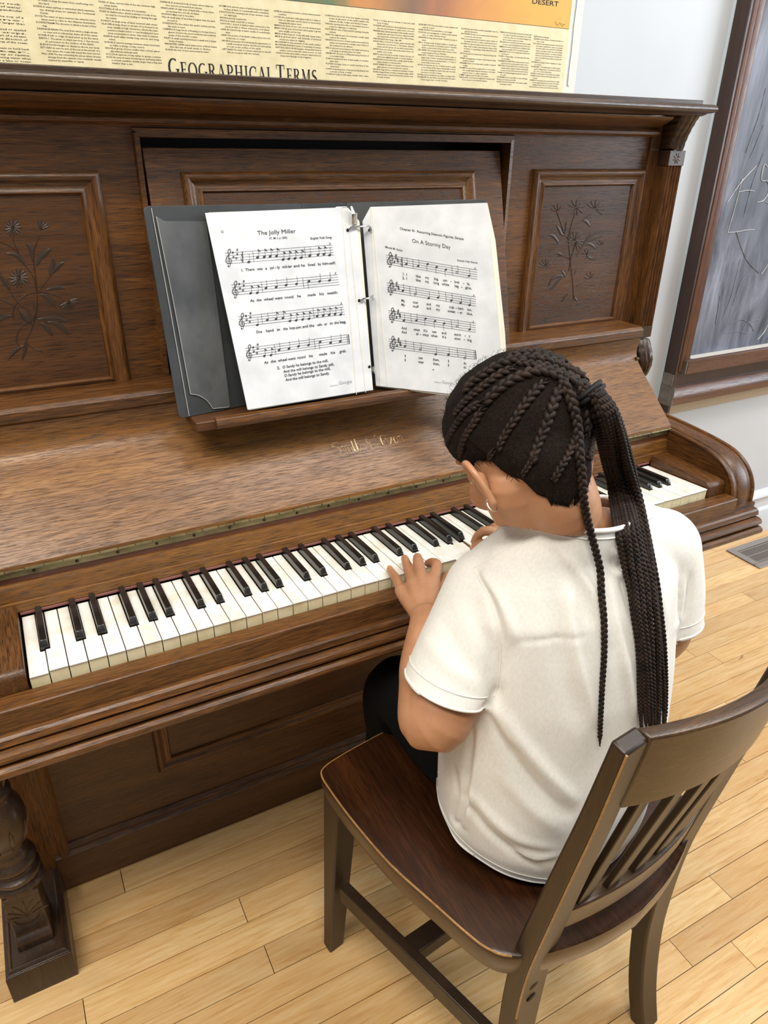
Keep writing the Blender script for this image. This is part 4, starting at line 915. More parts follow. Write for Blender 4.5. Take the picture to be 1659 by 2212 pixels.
for (x, y) in ((751, 498), (776, 650), (798, 793)): mb.sphere(on_plane(x, y, lp0+ln*.0003, ln), .0026, .0006, .0034, 10)
mb.build('punched_hole', M['recess'], LP)
mb = MB(); mb.sphere(on_plane(798, 497, rp0+rn*.0003, rn), .0024, .0006, .003, 10); mb.build('punched_hole', M['recess'], RP)
# printing: text and music
class Print:
    def __init__(s, f, p0, n_, upv):
        s.f = f; s.p0 = p0+n_*.0006; s.n = n_; s.bm = bmesh.new(); s.up = upv
    def P(s, x, y):
        q = s.f(x, y); return on_plane(q[0], q[1], s.p0, s.n)
    def poly(s, pts):
        try: s.bm.faces.new([s.bm.verts.new(s.P(*p)) for p in pts])
        except ValueError: pass
    def line(s, a, b, w):
        d = Vector((b[0]-a[0], b[1]-a[1])); d.normalize(); n_ = Vector((-d.y, d.x))*w/2
        s.poly([(a[0]+n_.x, a[1]+n_.y), (b[0]+n_.x, b[1]+n_.y), (b[0]-n_.x, b[1]-n_.y), (a[0]-n_.x, a[1]-n_.y)])
    def path(s, pts, w):
        q = smooth_px(pts, 5); ws = w if isinstance(w, (list, tuple)) else None
        for i in range(len(q)-1):
            ww = w if ws is None else lerp(w[0], w[1], .5-.5*math.cos(2*math.pi*i/len(q)))
            s.line(q[i], q[i+1], ww)
    def ell(s, x, y, a, b, rot, hollow=False):
        pts = [(x+a*math.cos(t)*math.cos(rot)-b*math.sin(t)*math.sin(rot), y+a*math.cos(t)*math.sin(rot)+b*math.sin(t)*math.cos(rot)) for t in [2*math.pi*k/12 for k in range(12)]]
        if not hollow: s.poly(pts)
        else:
            for k in range(12): s.line(pts[k], pts[(k+1) % 12], 4 if k % 6 in (1, 2, 3) else 3)
    def text(s, body, a, b, h, off=.014):
        me = text_mesh(body, off, 2)
        if not len(me.vertices): return
        w = max(v.co.x for v in me.vertices); k = h/.7
        for v in me.vertices:
            t = v.co.x/w; u = v.co.y*k
            v.co = s.P(lerp(a[0], b[0], t)+s.up[0]*u, lerp(a[1], b[1], t)+s.up[1]*u)
        s.bm.from_mesh(me); bpy.data.meshes.remove(me)
    def words(s, ws, y0, x0, slope, h):
        for w_, a, b in ws: s.text(w_, (a, y0+(a-x0)*slope), (b, y0+(b-x0)*slope), h)
    def staff(s, TL, BL, TR, BR, sharps, bars, notes, sl, time=None, end=False, breath=None):
        g = lambda A, B, t: (lerp(A[0], B[0], t), lerp(A[1], B[1], t))
        for k in range(5): s.line(g(TL, BL, k/4), g(TR, BR, k/4), 2.6)
        gap = (BL[1]-TL[1])/4
        def yb(x, t):                                   # y of staff position t (0 top, 1 bottom) at x
            A, B = g(TL, BL, t), g(TR, BR, t); return lerp(A[1], B[1], (x-A[0])/(B[0]-A[0]))
        for x in bars: s.line((x, yb(x, 0)), (x-s.up[0]*gap*4, yb(x, 1)), 3)
        cx = TL[0]+34; cy = yb(cx, .72)                 # treble clef
        cl = [(12, 10), (-2, 6), (-4, -10), (12, -18), (28, -4), (24, 18), (2, 26), (-22, 10), (-20, -22), (4, -52), (18, -84), (8, -104), (-6, -84), (2, -40), (12, 14), (16, 44), (4, 58), (-8, 48)]
        s.path([(cx+x*gap/24, cy+y*gap/24) for x, y in cl], [3.2, 6.5]); s.ell(cx-1, cy+47*gap/24, 6, 6, 0)
        for (dx, t) in sharps:
            x = TL[0]+dx; y = yb(x, t)
            for q in (-4, 4): s.line((x+q, y-12), (x+q, y+12), 2.6); s.line((x-8, y+q*1.1+2), (x+8, y+q*1.1-2), 4)
        if time: s.line((time, yb(time, 0)-2), (time+4, yb(time, 1)+2), 8); s.line((time-14, yb(time, .2)), (time-4, yb(time, .42)), 4); s.line((time-14, yb(time, .62)), (time-4, yb(time, .9)), 4)
        for (x, y, k) in notes:
            r = -.35+sl
            s.ell(x, y, gap*.56, gap*.42, r, k[0] == 'h')
            st = gap*3.1; ux, uy = s.up
            if 'd' in k[1:]:
                a, b = (x-gap*.5, y+2), (x-gap*.5-ux*st, y-uy*st)
            else: a, b = (x+gap*.5, y-2), (x+gap*.5+ux*st, y+uy*st)
            s.line(a, b, 2.8)
            if k[0] == 'e': s.poly([b, (b[0]+gap*.95, b[1]+gap*.75), (b[0]+gap*1.0, b[1]+gap*1.1), (b[0]+gap*.4, b[1]+gap*.75), (b[0]+2, b[1]+gap*.7)])
        if end: s.line((end-14, yb(end, 0)), (end-14-s.up[0]*gap*4, yb(end, 1)), 3); s.line((end, yb(end, 0)), (end-s.up[0]*gap*4, yb(end, 1)), 7)
        if breath: s.path([(breath[0], breath[1]), (breath[0]+5, breath[1]+6), (breath[0]-2, breath[1]+18)], 5)
    def build(s, nm, mat, parent):
        me = bpy.data.meshes.new(nm); s.bm.to_mesh(me); s.bm.free(); return link(nm, me, mat, parent, smooth=0)
q = lambda *a: [(x, y, k) for x, y, k in a]
pr1 = Print(L4, lp0, ln, (-.12, -1))
pr1.text('12', (235, 302), (260, 301), 20); pr1.text('The Jolly Miller', (566, 322), (910, 303), 38, 0); pr1.text('(T. M. I, p. 203)', (672, 360), (832, 352), 17)
pr1.text('English Folk Song', (1040, 362), (1230, 350), 19)
SH = [(72, .0), (112, -.22), (78, .42), (112, .18), (106, .62)]
pr1.staff((272, 484), (292, 580), (1235, 410), (1250, 500), SH[:4]+[(105, .55)], (522, 985), q((487, 563, 'q'), (566, 522, 'e'), (626, 517, 'e'), (679, 513, 'e'), (736, 510, 'e'), (795, 541, 'e'), (846, 535, 'e'), (901, 531, 'e'), (957, 524, 'e'), (1034, 507, 'q'), (1108, 498, 'e'), (1161, 493, 'e'), (1212, 501, 'q')), -.07, time=430, breath=(1212, 390))
pr1.staff((330, 768), (350, 860), (1282, 676), (1300, 765), SH, (600, 970), q((504, 843, 'e'), (564, 839, 'e'), (641, 797, 'q'), (733, 788, 'q'), (822, 770, 'q'), (915, 760, 'q'), (1027, 735, 'qd'), (1122, 736, 'q'), (1211, 727, 'q')), -.09, breath=(1262, 655))
pr1.staff((390, 1055), (410, 1142), (1332, 945), (1350, 1032), SH, (600, 1063), q((564, 1127, 'q'), (653, 1083, 'q'), (731, 1074, 'e'), (793, 1066, 'e'), (856, 1092, 'e'), (912, 1086, 'e'), (970, 1078, 'e'), (1027, 1072, 'e'), (1100, 1048, 'e'), (1154, 1043, 'e'), (1208, 1036, 'e'), (1260, 1030, 'e'), (1311, 1034, 'q')), -.11, breath=(1314, 926))
pr1.staff((455, 1338), (470, 1425), (1378, 1213), (1391, 1295), SH, (717, 1073), q((627, 1405, 'e'), (687, 1398, 'e'), (759, 1352, 'q'), (847, 1340, 'q'), (932, 1319, 'q'), (1023, 1307, 'q'), (1127, 1279, 'qd'), (1220, 1287, 'q'), (1307, 1275, 'q')), -.13, end=1380)
pr1.words([('1.', 418, 440), ('There', 458, 540), ('was', 562, 613), ('a', 636, 652), ('jol', 678, 712), ('-', 722, 734), ('ly', 742, 768), ('mil-ler', 787, 877), ('and', 890, 942), ('he', 957, 990), ('lived', 1018, 1083), ('by', 1107, 1137), ('him-self;', 1148, 1265)], 648, 418, -.079, 24)
pr1.words([('As', 502, 538), ('the', 560, 602), ('wheel', 625, 708), ('went', 722, 792), ('round', 808, 888), ('he', 922, 955), ('made', 1015, 1088), ('his', 1120, 1160), ('wealth;', 1190, 1285)], 922, 502, -.098, 24)
pr1.words([('One', 553, 608), ('hand', 643, 710), ('in', 740, 768), ('the', 797, 838), ('hop-per,', 853, 965), ('and', 970, 1018), ('the', 1030, 1075), ('oth-', 1100, 1150), ('er', 1165, 1192), ('in', 1215, 1240), ('the', 1255, 1295), ('bag,', 1303, 1360)], 1203, 553, -.118, 24)
pr1.words([('As', 628, 662), ('the', 687, 732), ('wheel', 750, 830), ('went', 840, 908), ('round', 922, 996), ('he', 1028, 1062), ('made', 1118, 1190), ('his', 1222, 1262), ('grab.', 1302, 1362)], 1476, 628, -.146, 24)
for t, a, b in (('2.', (742, 1525), (768, 1521)), ('O Sandy he belongs to the mill,', (790, 1518), (1200, 1457)), ('And the mill belongs to Sandy still,', (800, 1557), (1252, 1489)), ('O Sandy he belongs to the mill,', (806, 1594), (1220, 1527)), ('And the mill belongs to Sandy.', (818, 1631), (1212, 1569))): pr1.text(t, a, b, 24)
pr1.build('printed_song', M['ink'], LP)
pg = Print(L4, lp0, ln, (-.12, -1)); pg.text('Digitized by', (1212, 1680), (1290, 1668), 10); pg.text('Google', (1295, 1662), (1412, 1645), 30, .0); pg.build('printed_footer', M['ink_grey'], LP)
pr2 = Print(R4, rp0, rn, (-.09, -1))
pr2.text('Chapter III:  Recurring Diatonic Figures, Simple', (513, 272), (1085, 367), 20); pr2.text('On A Stormy Day', (622, 388), (968, 447), 35, 0); pr2.text('Maude M. Grant', (382, 435), (538, 470), 18); pr2.text('Danish Folk Dance', (1028, 555), (1210, 577), 15)
SR = [(55, .0), (90, -.15), (60, .3), (88, .15), (76, .65), (104, .25), (108, .5)]
pr2.staff((388, 500), (395, 580), (1208, 635), (1205, 718), SR, (628, 978), q((571, 582, 'q'), (677, 600, 'q'), (763, 581, 'qd'), (843, 608, 'qd'), (926, 631, 'qd'), (1026, 656, 'h '), (1133, 687, 'q')), .16, time=531, breath=(1185, 612))
pr2.staff((395, 748), (402, 830), (1195, 878), (1195, 958), SR, (600, 922), q((540, 820, 'q'), (652, 850, 'h '), (771, 887, 'q'), (856, 881, 'q'), (975, 908, 'q'), (1057, 930, 'q'), (1138, 949, 'q')), .15, breath=(1173, 855))
pr2.staff((408, 998), (415, 1078), (1193, 1112), (1193, 1193), SR, (610, 973), q((549, 1087, 'q'), (661, 1088, 'q'), (744, 1070, 'qd'), (828, 1093, 'qd'), (911, 1113, 'qd'), (1028, 1137, 'h '), (1138, 1167, 'q')), .14, breath=(1168, 1092))
pr2.staff((412, 1252), (418, 1333), (1190, 1357), (1190, 1435), SR, (635, 1027), q((559, 1318, 'q'), (697, 1348, 'h '), (834, 1390, 'q'), (949, 1393, 'q'), (1096, 1424, 'h ')), .13, end=1190)
W1 = [('1. I', 535, 578), ('like', 657, 700), ('my', 740, 775), ('big', 820, 858), ('um', 900, 938), ('-', 965, 977), ('brel', 1002, 1045), ('-', 1080, 1092), ('la,', 1115, 1143)]
W2 = [('2. I', 535, 578), ('like', 657, 700), ('my', 740, 775), ('long', 815, 865), ('white', 890, 955), ('leg', 1005, 1040), ('-', 1062, 1074), ('gins,', 1100, 1157)]
pr2.words(W1, 680, 535, .15, 23); pr2.words(W2, 716, 535, .15, 23)
pr2.words([('My', 527, 560), ('coat', 630, 677), ('and', 753, 792), ('my', 838, 873), ('rub', 957, 1000), ('-', 1013, 1025), ('bers', 1035, 1082), ('too,', 1118, 1158)], 918, 527, .135, 23)
pr2.words([('My', 527, 560), ('muff', 630, 683), ('and', 753, 792), ('my', 838, 873), ('sweat', 942, 1010), ('-', 1028, 1040), ('er', 1050, 1075), ('blue,', 1115, 1165)], 955, 527, .135, 23)
pr2.words([('And', 530, 575), ('when', 637, 693), ("it's", 725, 760), ('wet', 802, 842), ('and', 888, 930), ('storm', 1000, 1062), ('-', 1093, 1105), ('y', 1132, 1145)], 1164, 530, .12, 23)
pr2.words([('And', 530, 575), ('al', 660, 680), ('-', 692, 704), ('ways', 718, 772), ('when', 793, 852), ("it's", 892, 928), ('snow', 1002, 1058), ('-', 1085, 1097), ('ing', 1118, 1157)], 1200, 530, .12, 23)
pr2.words([('I', 556, 566), ('use', 680, 718), ('them,', 810, 868), ('I', 944, 954), ('do,', 1085, 1112)], 1415, 555, .12, 23)
pr2.words([('I', 556, 566), ('wear', 678, 730), ('them,', 812, 870), ('I', 944, 954), ('do.', 1085, 1112)], 1452, 555, .12, 23)
pr2.text('18', (803, 1533), (820, 1535), 12)
pr2.build('printed_song', M['ink'], RP)
pg = Print(R4, rp0, rn, (-.09, -1)); pg.text('Digitized by', (822, 1641), (885, 1649), 10); pg.text('Google', (890, 1650), (1002, 1664), 28, 0); pg.build('printed_footer', M['ink_grey'], RP)
# ---------------------------------------------------------------- chair
TH = math.radians(7); CA = Vector((math.cos(TH), math.sin(TH), 0)); CB = Vector((-math.sin(TH), math.cos(TH), 0)); CR = Vector((.65, -.43, 0))
def ch(a, b, z): return CR+CA*a+CB*b+Vector((0, 0, z))
cr = thing('wooden_chair', (.63, -.24, 0), 'dark brown wooden chair with slatted curved back pulled up to the piano', 'chair')
C0 = -.006
SEAT = .45
# seat outline: half outline mirrored about C0
half = [(0, .424), (.06, .423), (.13, .421), (.19, .418), (.2245, .412), (.2355, .400), (.2390, .37), (.2405, .30), (.236, .21), (.222, .13), (.212, .075), (.203, .045), (.185, .022), (.14, -.002), (.07, -.022), (0, -.030)]
hs = [tuple(v) for v in smooth_px(half, 4)]
outline = [(C0-a, b) for a, b in hs]+[(C0+a, b) for a, b in hs[::-1][1:-1]]
def scoop(a, b):
    u = (a-C0)/.2; v = (b-.14)/.17
    bowl = math.exp(-(max(0, abs(u)-.1)**2)*2.3-max(0, abs(v)-.2)**2*1.8)
    ridge = math.exp(-(u/.16)**2)*max(0, min(1, (b-.2)/.15))
    edge = min(1, max(0, (1-max(abs(u)/1.16, 0))*4))
    return (-.014*bowl+.009*ridge)*edge
mb = MB(); rings = []
ctr = (C0, .19)
def ringz(k, z, sc=False, off=0):
    out = []
    for a, b in outline:
        aa, bb = ctr[0]+(a-ctr[0])*k, ctr[1]+(b-ctr[1])*k
        out.append(ch(aa, bb, z+(scoop(aa, bb) if sc else 0)+off))
    return out
rings = [ringz(.02, .394), ringz(.86, .394), ringz(.965, .398), ringz(.985, .408), ringz(.99, .418), ringz(.998, .424), ringz(1, .440), ringz(.998, .4465), ringz(.992, SEAT-.0005, True), ringz(.975, SEAT, True)]
for k in (.94, .9, .84, .77, .69, .6, .5, .4, .3, .2, .1, .02): rings.append(ringz(k, SEAT, True))
mb.loft(rings); seat = mb.build('seat', M['seat_wood'], cr, smooth=50)
mb = MB(); mb.tube([ch(ctr[0]+(a-ctr[0])*.9965, ctr[1]+(b-ctr[1])*.9965, SEAT-.0022) for a, b in outline[3:49]], .0016, 6); mb.build('worn_rim', M['worn_edge'], seat)
# rear posts that run up into the back
path = [(-.030, 0), (-.014, .06), (-.003, .118), (.005, .18), (.009, .233), (.0095, .30), (.008, .36), (.004, .42), (-.004, .48), (-.016, .56), (-.030, .65), (-.044, .74), (-.0585, .850)]
def post(sg):
    rings = []; pts = smooth_px(path, 3)
    for b, z in pts:
        t = z/.85
        outr = lerp(.170, .174, min(1, z/.4)) if z < .4 else .174
        wid = lerp(.038, .050, min(1, z/.35)) if z < .35 else lerp(.050, .036, min(1, (z-.35)/.5)); th = lerp(.030, .027, t) if z < .5 else lerp(.0275, .018, (z-.5)/.35)
        a0, a1 = C0+sg*outr, C0+sg*(outr-wid)
        rings.append([ch(a0, b, z), ch(a1, b, z), ch(a1, b+th, z+.004*t), ch(a0, b+th, z+.004*t)])
    mb = MB(); mb.loft(rings); p = mb.build('rear_post', M['chair_wood'], cr, bevel=.0035, seg=3, smooth=45)
    if sg < 0:
        mb = MB()
        for z in (.372, .345):
            b = .008; M3 = Matrix((CA, CB, Vector((0, 0, 1)))).transposed()
            mb.sphere(ch(C0-.150, b-.0005, z), .0085, .0018, .0062, 16, M3)
        mb.build('screw_plug', M['chair_wood'], p)
        e = [ch(C0-.1735, b-.0003, z) for b, z in pts[16:]]; mb = MB(); mb.tube(e, .0013, 6); mb.build('worn_edge', M['worn_edge'], p)
    return p
post(-1); post(1)
for sg in (-1, 1):
    a0, a1 = C0+sg*.237, C0+sg*.206; A0, A1 = C0+sg*.229, C0+sg*.186
    mb = MB(); mb.hexa([ch(a0, .388, 0), ch(a1, .390, 0), ch(a1, .414, 0), ch(a0, .412, 0), ch(A0, .362, .41), ch(A1, .364, .41), ch(A1, .408, .41), ch(A0, .406, .41)])
    mb.build('front_leg', M['chair_wood'], cr, bevel=.003, seg=3)
for sg in (-1, 1):                                      # side stretchers
    mb = MB(); p = [ch(C0+sg*.226, .368, .168), ch(C0+sg*.207, .368, .168), ch(C0+sg*.207, .368, .205), ch(C0+sg*.226, .368, .205)]
    q2 = [ch(C0+sg*.166, .028, .168), ch(C0+sg*.148, .028, .168), ch(C0+sg*.148, .028, .205), ch(C0+sg*.166, .028, .205)]
    mb.loft([p, q2]); mb.build('stretcher', M['chair_wood'], cr, bevel=.002)
mb = MB(); mb.loft([[ch(C0+s2*.185, b, z) for b, z in ((.205, .171), (.238, .171), (.238, .201), (.205, .201))] for s2 in (-1, 1)]); mb.build('stretcher', M['chair_wood'], cr, bevel=.002)
def curved_rail(name, z0, z1, bmid0, bend0, bmid1, bend1, th, a_end, mat, n=18, crown=0):
    rings = []
    for k in range(n+1):
        u = -1+2*k/n; a = C0+u*a_end
        B0 = lerp(bmid0, bend0, u*u); B1 = lerp(bmid1, bend1, u*u); zz = crown*(1-u*u)
        rings.append([ch(a, B0, z0), ch(a, B0+th, z0), ch(a, B1+th, z1+zz), ch(a, B1+th*.5, z1+zz+.0022), ch(a, B1, z1+zz)])
    mb = MB(); mb.loft(rings); return mb.build(name, mat, cr, bevel=.002, smooth=45)
curved_rail('crest_rail', .748, .8525, -.078, -.047, -.096, -.060, .018, .141, M['chair_rail'], crown=.006)
curved_rail('lower_rail', .488, .530, -.020, -.003, -.026, -.009, .020, .132, M['chair_rail'])
for k in range(6):
    a = -.112+k*.0445; u = a/.14
    b0 = lerp(-.0235, -.007, u*u)+.004; b1 = lerp(-.079, -.048, u*u)+.003
    mb = MB(); mb.hexa([ch(a-.012, b0, .526), ch(a+.012, b0, .526), ch(a+.012, b0+.009, .526), ch(a-.012, b0+.009, .526), ch(a-.012, b1, .762), ch(a+.012, b1, .762), ch(a+.012, b1+.009, .762), ch(a-.012, b1+.009, .762)])
    mb.build('back_slat', M['chair_wood'], cr, bevel=.0015)
# ---------------------------------------------------------------- the person
from mathutils.bvhtree import BVHTree
kid = thing('person', (.63, -.25, .45), 'child with long dark braids in white t-shirt, seated on wooden chair, playing the piano', 'person')
def remesh(bm, voxel, smooth_it=4, fac=.5):
    bmesh.ops.recalc_face_normals(bm, faces=bm.faces)
    me = bpy.data.meshes.new('tmp'); bm.to_mesh(me); bm.free()
    o = bpy.data.objects.new('tmp', me); COL.objects.link(o)
    m = o.modifiers.new('r', 'REMESH'); m.mode = 'VOXEL'; m.voxel_size = voxel
    if smooth_it: m2 = o.modifiers.new('s', 'SMOOTH'); m2.factor = fac; m2.iterations = smooth_it
    dg = bpy.context.evaluated_depsgraph_get(); out = bpy.data.meshes.new_from_object(o.evaluated_get(dg))
    bpy.data.objects.remove(o); bpy.data.meshes.remove(me); return out
def bvh_of(me): return BVHTree.FromPolygons([v.co.copy() for v in me.vertices], [tuple(p.vertices) for p in me.polygons])
def chain(mb, pts, rs, seg=14, sub=4, ry=None):
    """smooth tapering limb: catmull-rom through the joints, rounded ends"""
    P_ = [Vector(p) for p in pts]; out, R, Q = [], [], []
    ry = ry or rs
    for i in range(len(P_)-1):
        p0 = P_[max(i-1, 0)]; p1 = P_[i]; p2 = P_[i+1]; p3 = P_[min(i+2, len(P_)-1)]
        for k in range(sub):
            t = k/sub
            out.append(.5*((2*p1)+(p2-p0)*t+(2*p0-5*p1+4*p2-p3)*t*t+(3*p1-p0-3*p2+p3)*t**3)); u = t*t*(3-2*t)
            R.append(lerp(rs[i], rs[i+1], u)); Q.append(lerp(ry[i], ry[i+1], u))
    out.append(P_[-1]); R.append(rs[-1]); Q.append(ry[-1])
    d0 = (out[0]-out[1]).normalized(); d1 = (out[-1]-out[-2]).normalized()
    pre = [(out[0]+d0*R[0]*s_, math.sqrt(max(0, 1-s_*s_))) for s_ in (.97, .8, .5)]; post_ = [(out[-1]+d1*R[-1]*s_, math.sqrt(max(0, 1-s_*s_))) for s_ in (.5, .8, .97)]
    pts2 = [p for p, _ in pre]+out+[p for p, _ in post_]
    r2 = [R[0]*k for _, k in pre]+R+[R[-1]*k for _, k in post_]; q2 = [Q[0]*k for _, k in pre]+Q+[Q[-1]*k for _, k in post_]
    mb.tube(pts2, r2, seg, ry=q2)
# head frame
PSI, PIT = math.radians(-7), math.radians(55); HK = 1.07
HC = Vector((.584, -.188, 1.014))
HF = Vector((-math.sin(PSI)*math.cos(PIT), math.cos(PSI)*math.cos(PIT), -math.sin(PIT)))
HU = Vector((-math.sin(PSI)*math.sin(PIT), math.cos(PSI)*math.sin(PIT), math.cos(PIT))); HR = Vector((math.cos(PSI), math.sin(PSI), 0))
def hd(x, y, z): return HC+(HR*x+HF*y+HU*z)*HK
SECS = [(-.100, .012, .056, .036), (-.096, .022, .063, .022), (-.087, .032, .068, .008), (-.074, .042, .070, -.006), (-.058, .050, .071, -.040), (-.035, .0555, .072, -.064), (-.01, .062, .074, -.080), (.02, .0665, .077, -.089), (.05, .0635, .075, -.085), (.068, .054, .060, -.070), (.082, .036, .036, -.046), (.089, .014, .010, -.018)]
mb = MB()
mb.loft([[hd(w*math.cos(a)*(1 if math.sin(a) < 0 else (1-.10*math.sin(a)**4)), (f+b)/2+(f-b)/2*math.sin(a), z) for a in [2*math.pi*k/40 for k in range(40)]] for z, w, f, b in SECS])
def blob(p, r, ry=None, rz=None, seg=12): mb.sphere(hd(*p), r, ry, rz, seg, Matrix((HR, HF, HU)).transposed())
chain(mb, [hd(0, .071, .012), hd(0, .080, -.012), hd(0, .085, -.026)], [.006, .008, .011]); blob((.010, .076, -.029), .007); blob((-.010, .076, -.029), .007)   # nose
chain(mb, [hd(-.022, .062, -.052), hd(-.010, .072, -.049), hd(0, .074, -.050), hd(.010, .072, -.049), hd(.022, .062, -.052)], [.003, .0055, .006, .0055, .003]) # lips
chain(mb, [hd(-.018, .063, -.059), hd(0, .072, -.060), hd(.018, .063, -.059)], [.004, .0068, .004])
for s2 in (-1, 1):
    chain(mb, [hd(s2*.046, .060, .026), hd(s2*.030, .072, .031), hd(s2*.014, .074, .027)], [.005, .007, .005])             # brow
    blob((s2*.033, .048, -.028), .024, .022, .022); blob((s2*.029, .060, .004), .0145, .014, .011)
# neck, shoulders, trunk
NB = Vector((.648, -.214, .884))
chain(mb, [hd(0, -.018, -.030), lerp(hd(0, -.030, -.055), NB, .45)+Vector((0, -.010, .004)), NB, NB+Vector((0, -.01, -.06))], [.052, .047, .048, .060], 40, 8)
chain(mb, [hd(-.022, .004, -.045), lerp(hd(-.022, .0, -.06), NB+Vector((-.028, .01, 0)), .5), NB+Vector((-.025, .005, -.01))], [.038, .040, .040], 30, 6)
SL, SR_ = at(1046, 1276, .930), at(1428, 1178, 1.03)
chain(mb, [SL+Vector((.02, 0, .006)), lerp(SL, NB, .5)+Vector((0, -.004, .010)), NB+Vector((0, 0, .0)), lerp(SR_, NB, .5)+Vector((0, -.004, .010)), SR_+Vector((-.02, 0, .006))], [.034, .038, .042, .038, .034], 32, 8)
TR = [(.470, .628, -.262, .096, .084), (.50, .628, -.262, .112, .094), (.56, .634, -.262, .124, .098), (.64, .642, -.258, .132, .096), (.72, .645, -.252, .143, .092), (.78, .650, -.244, .140, .082), (.83, .652, -.236, .128, .070), (.862, .652, -.226, .09, .055)]
mb.loft([[Vector((cx+rx*math.cos(a), cy+ry*math.sin(a), z)) for a in [2*math.pi*k/32 for k in range(32)]] for z, cx, cy, rx, ry in TR if z < .86])
EL = at(937, 1562, .885); WL = at(921, 1338, .968)
ER = at(1418, 1372, 1.065)
chain(mb, [SL, lerp(SL, EL, .5)+Vector((-.006, -.006, 0)), EL+Vector((.004, .004, .004)), lerp(EL, WL, .45)+Vector((-.004, 0, .0)), WL], [.043, .046, .0445, .037, .0225], 40, 10)
# hands: joints of the left hand, mirrored for the right
px_l = {'thumb': [(926, 1312, .750), (948, 1280, .762), (961, 1256, .760), (969, 1241, .753)],
        'index': [(936, 1255, .779), (944, 1222, .787), (934, 1215, .779), (925, 1217, .765)],
        'middle': [(911, 1252, .782), (904, 1216, .788), (902, 1205, .777), (903, 1203, .760)],
        'ring': [(892, 1262, .777), (884, 1235, .775), (878, 1216, .765), (874, 1206, .752)],
        'pinky': [(868, 1277, .764), (856, 1251, .763), (848, 1239, .756), (842, 1229, .747)]}
JL = {k: [on(x, y, z=z) for x, y, z in v] for k, v in px_l.items()}
print('wrist', WL, 'fingers', {k: [tuple(round(c, 3) for c in p) for p in v] for k, v in JL.items()})
def hand(mb, wr, J):
    up = Vector((0, 0, 1))
    r_ = {'thumb': (.0120, .0102, .0088, .0072), 'index': (.0096, .0084, .0073, .0064), 'middle': (.0098, .0086, .0074, .0064), 'ring': (.0094, .0082, .0072, .0062), 'pinky': (.0085, .0073, .0064, .0056)}
    for f, js in J.items():
        if f == 'thumb': chain(mb, [wr+(js[0]-wr)*.35]+js, (.013,)+r_[f], 10, 3)
        else:
            root = wr+(js[0]-wr)*.12-up*.002
            chain(mb, [root, lerp(wr, js[0], .6)-up*.0015, js[0]], [.0155, .0130, .0108], 12, 3)
            chain(mb, js, r_[f], 10, 4)
    pc_ = sum((J[f][0] for f in ('index', 'middle', 'ring', 'pinky')), Vector())/4
    chain(mb, [wr, lerp(wr, pc_, .5)-up*.006, lerp(wr, pc_, .85)-up*.004], [.018, .020, .017], 12, 3)
hand(mb, WL, JL)
tgt = on(1056, 1148, z=.786); ref = JL['index'][1]
JR = {k: [Vector((tgt.x-(p.x-ref.x), tgt.y+(p.y-ref.y), p.z)) for p in v] for k, v in JL.items()}
sh = Vector((tgt.x-(WL.x-ref.x), tgt.y+(WL.y-ref.y), WL.z)); WR = sh
JR['index'][2] = on(1035, 1154, z=.776); JR['index'][3] = on(1025, 1169, z=.762)
JR['middle'] = [on(1106, 1152, z=.784), on(1074, 1140, z=.788), on(1064, 1142, z=.776), on(1060, 1150, z=.760)]
JR['ring'] = [on(1126, 1152, z=.780), on(1096, 1138, z=.782), on(1086, 1140, z=.770), on(1082, 1148, z=.756)]
JR['pinky'] = [on(1146, 1154, z=.772), on(1120, 1140, z=.772), on(1110, 1140, z=.762), on(1104, 1146, z=.750)]
JR['thumb'] = [on(1086, 1178, z=.762), on(1066, 1175, z=.764), on(1043, 1177, z=.760), on(1024, 1185, z=.752)]
hand(mb, WR, JR)
chain(mb, [SR_, lerp(SR_, ER, .5)+Vector((.004, -.006, 0)), ER, lerp(ER, WR, .5), WR], [.043, .044, .041, .034, .0215], 40, 10)
# legs
KL, KR = on(868, 1494, z=.515), Vector((.735, .0, .515))
HL, HRt = Vector((.568, -.235, .525)), Vector((.705, -.235, .525))
AL, AR = Vector((.575, .105, .115)), Vector((.690, .11, .115))
for hip, kn, an in ((HL, KL, AL), (HRt, KR, AR)):
    chain(mb, [hip, lerp(hip, kn, .5), kn, lerp(kn, an, .35), lerp(kn, an, .75), an], [.058, .052, .045, .042, .032, .027], 28, 6)
    chain(mb, [an, an+Vector((0, .04, -.045)), an+Vector((0, .11, -.062))], [.026, .026, .018], 12)
body = remesh(mb.bm, .0021, 3, .45)
bodyb = bvh_of(body)
bo = link('body', bpy.data.meshes.new('body'), M['skin'], kid, smooth=0)
# ears
for s2 in (-1, 1):
    mb = MB()
    kx = 1 if s2 < 0 else .86
    rim = [(-.0580, .012, -.036), (-.0640, .006, -.022), (-.0735, -.008, -.015), (-.0790, -.021, -.020), (-.0785, -.024, -.035), (-.0720, -.017, -.049), (-.0655, -.007, -.060), (-.0610, .001, -.067), (-.0585, .005, -.062)]
    chain(mb, [hd(-s2*a*kx, b, c) for a, b, c in rim], [.003, .0036, .004, .0042, .004, .0039, .0044, .005, .003], 10, 4)
    inn = [(-.0620, .006, -.034), (-.0640, -.002, -.032), (-.0660, -.009, -.034), (-.0650, -.006, -.042), (-.0620, .000, -.050)]
    chain(mb, [hd(-s2*a*kx, b, c) for a, b, c in inn], [.006, .0075, .0075, .007, .005], 10, 3)
    for v in mb.bm.verts:
        d_ = v.co-HC; z_ = d_.dot(HU)/HK; v.co += HF*((z_+.042)*.25+.001)*HK
    e_ = remesh(mb.bm, .0011, 4, .5); link('ear', e_, M['skin'], bo, smooth=180)
M['silver'] = flat('silver_earring', S(226, 224, 218), .18, Metallic=1.0)
mb = MB(); c_ = hd(-.0640, -.006, -.068)
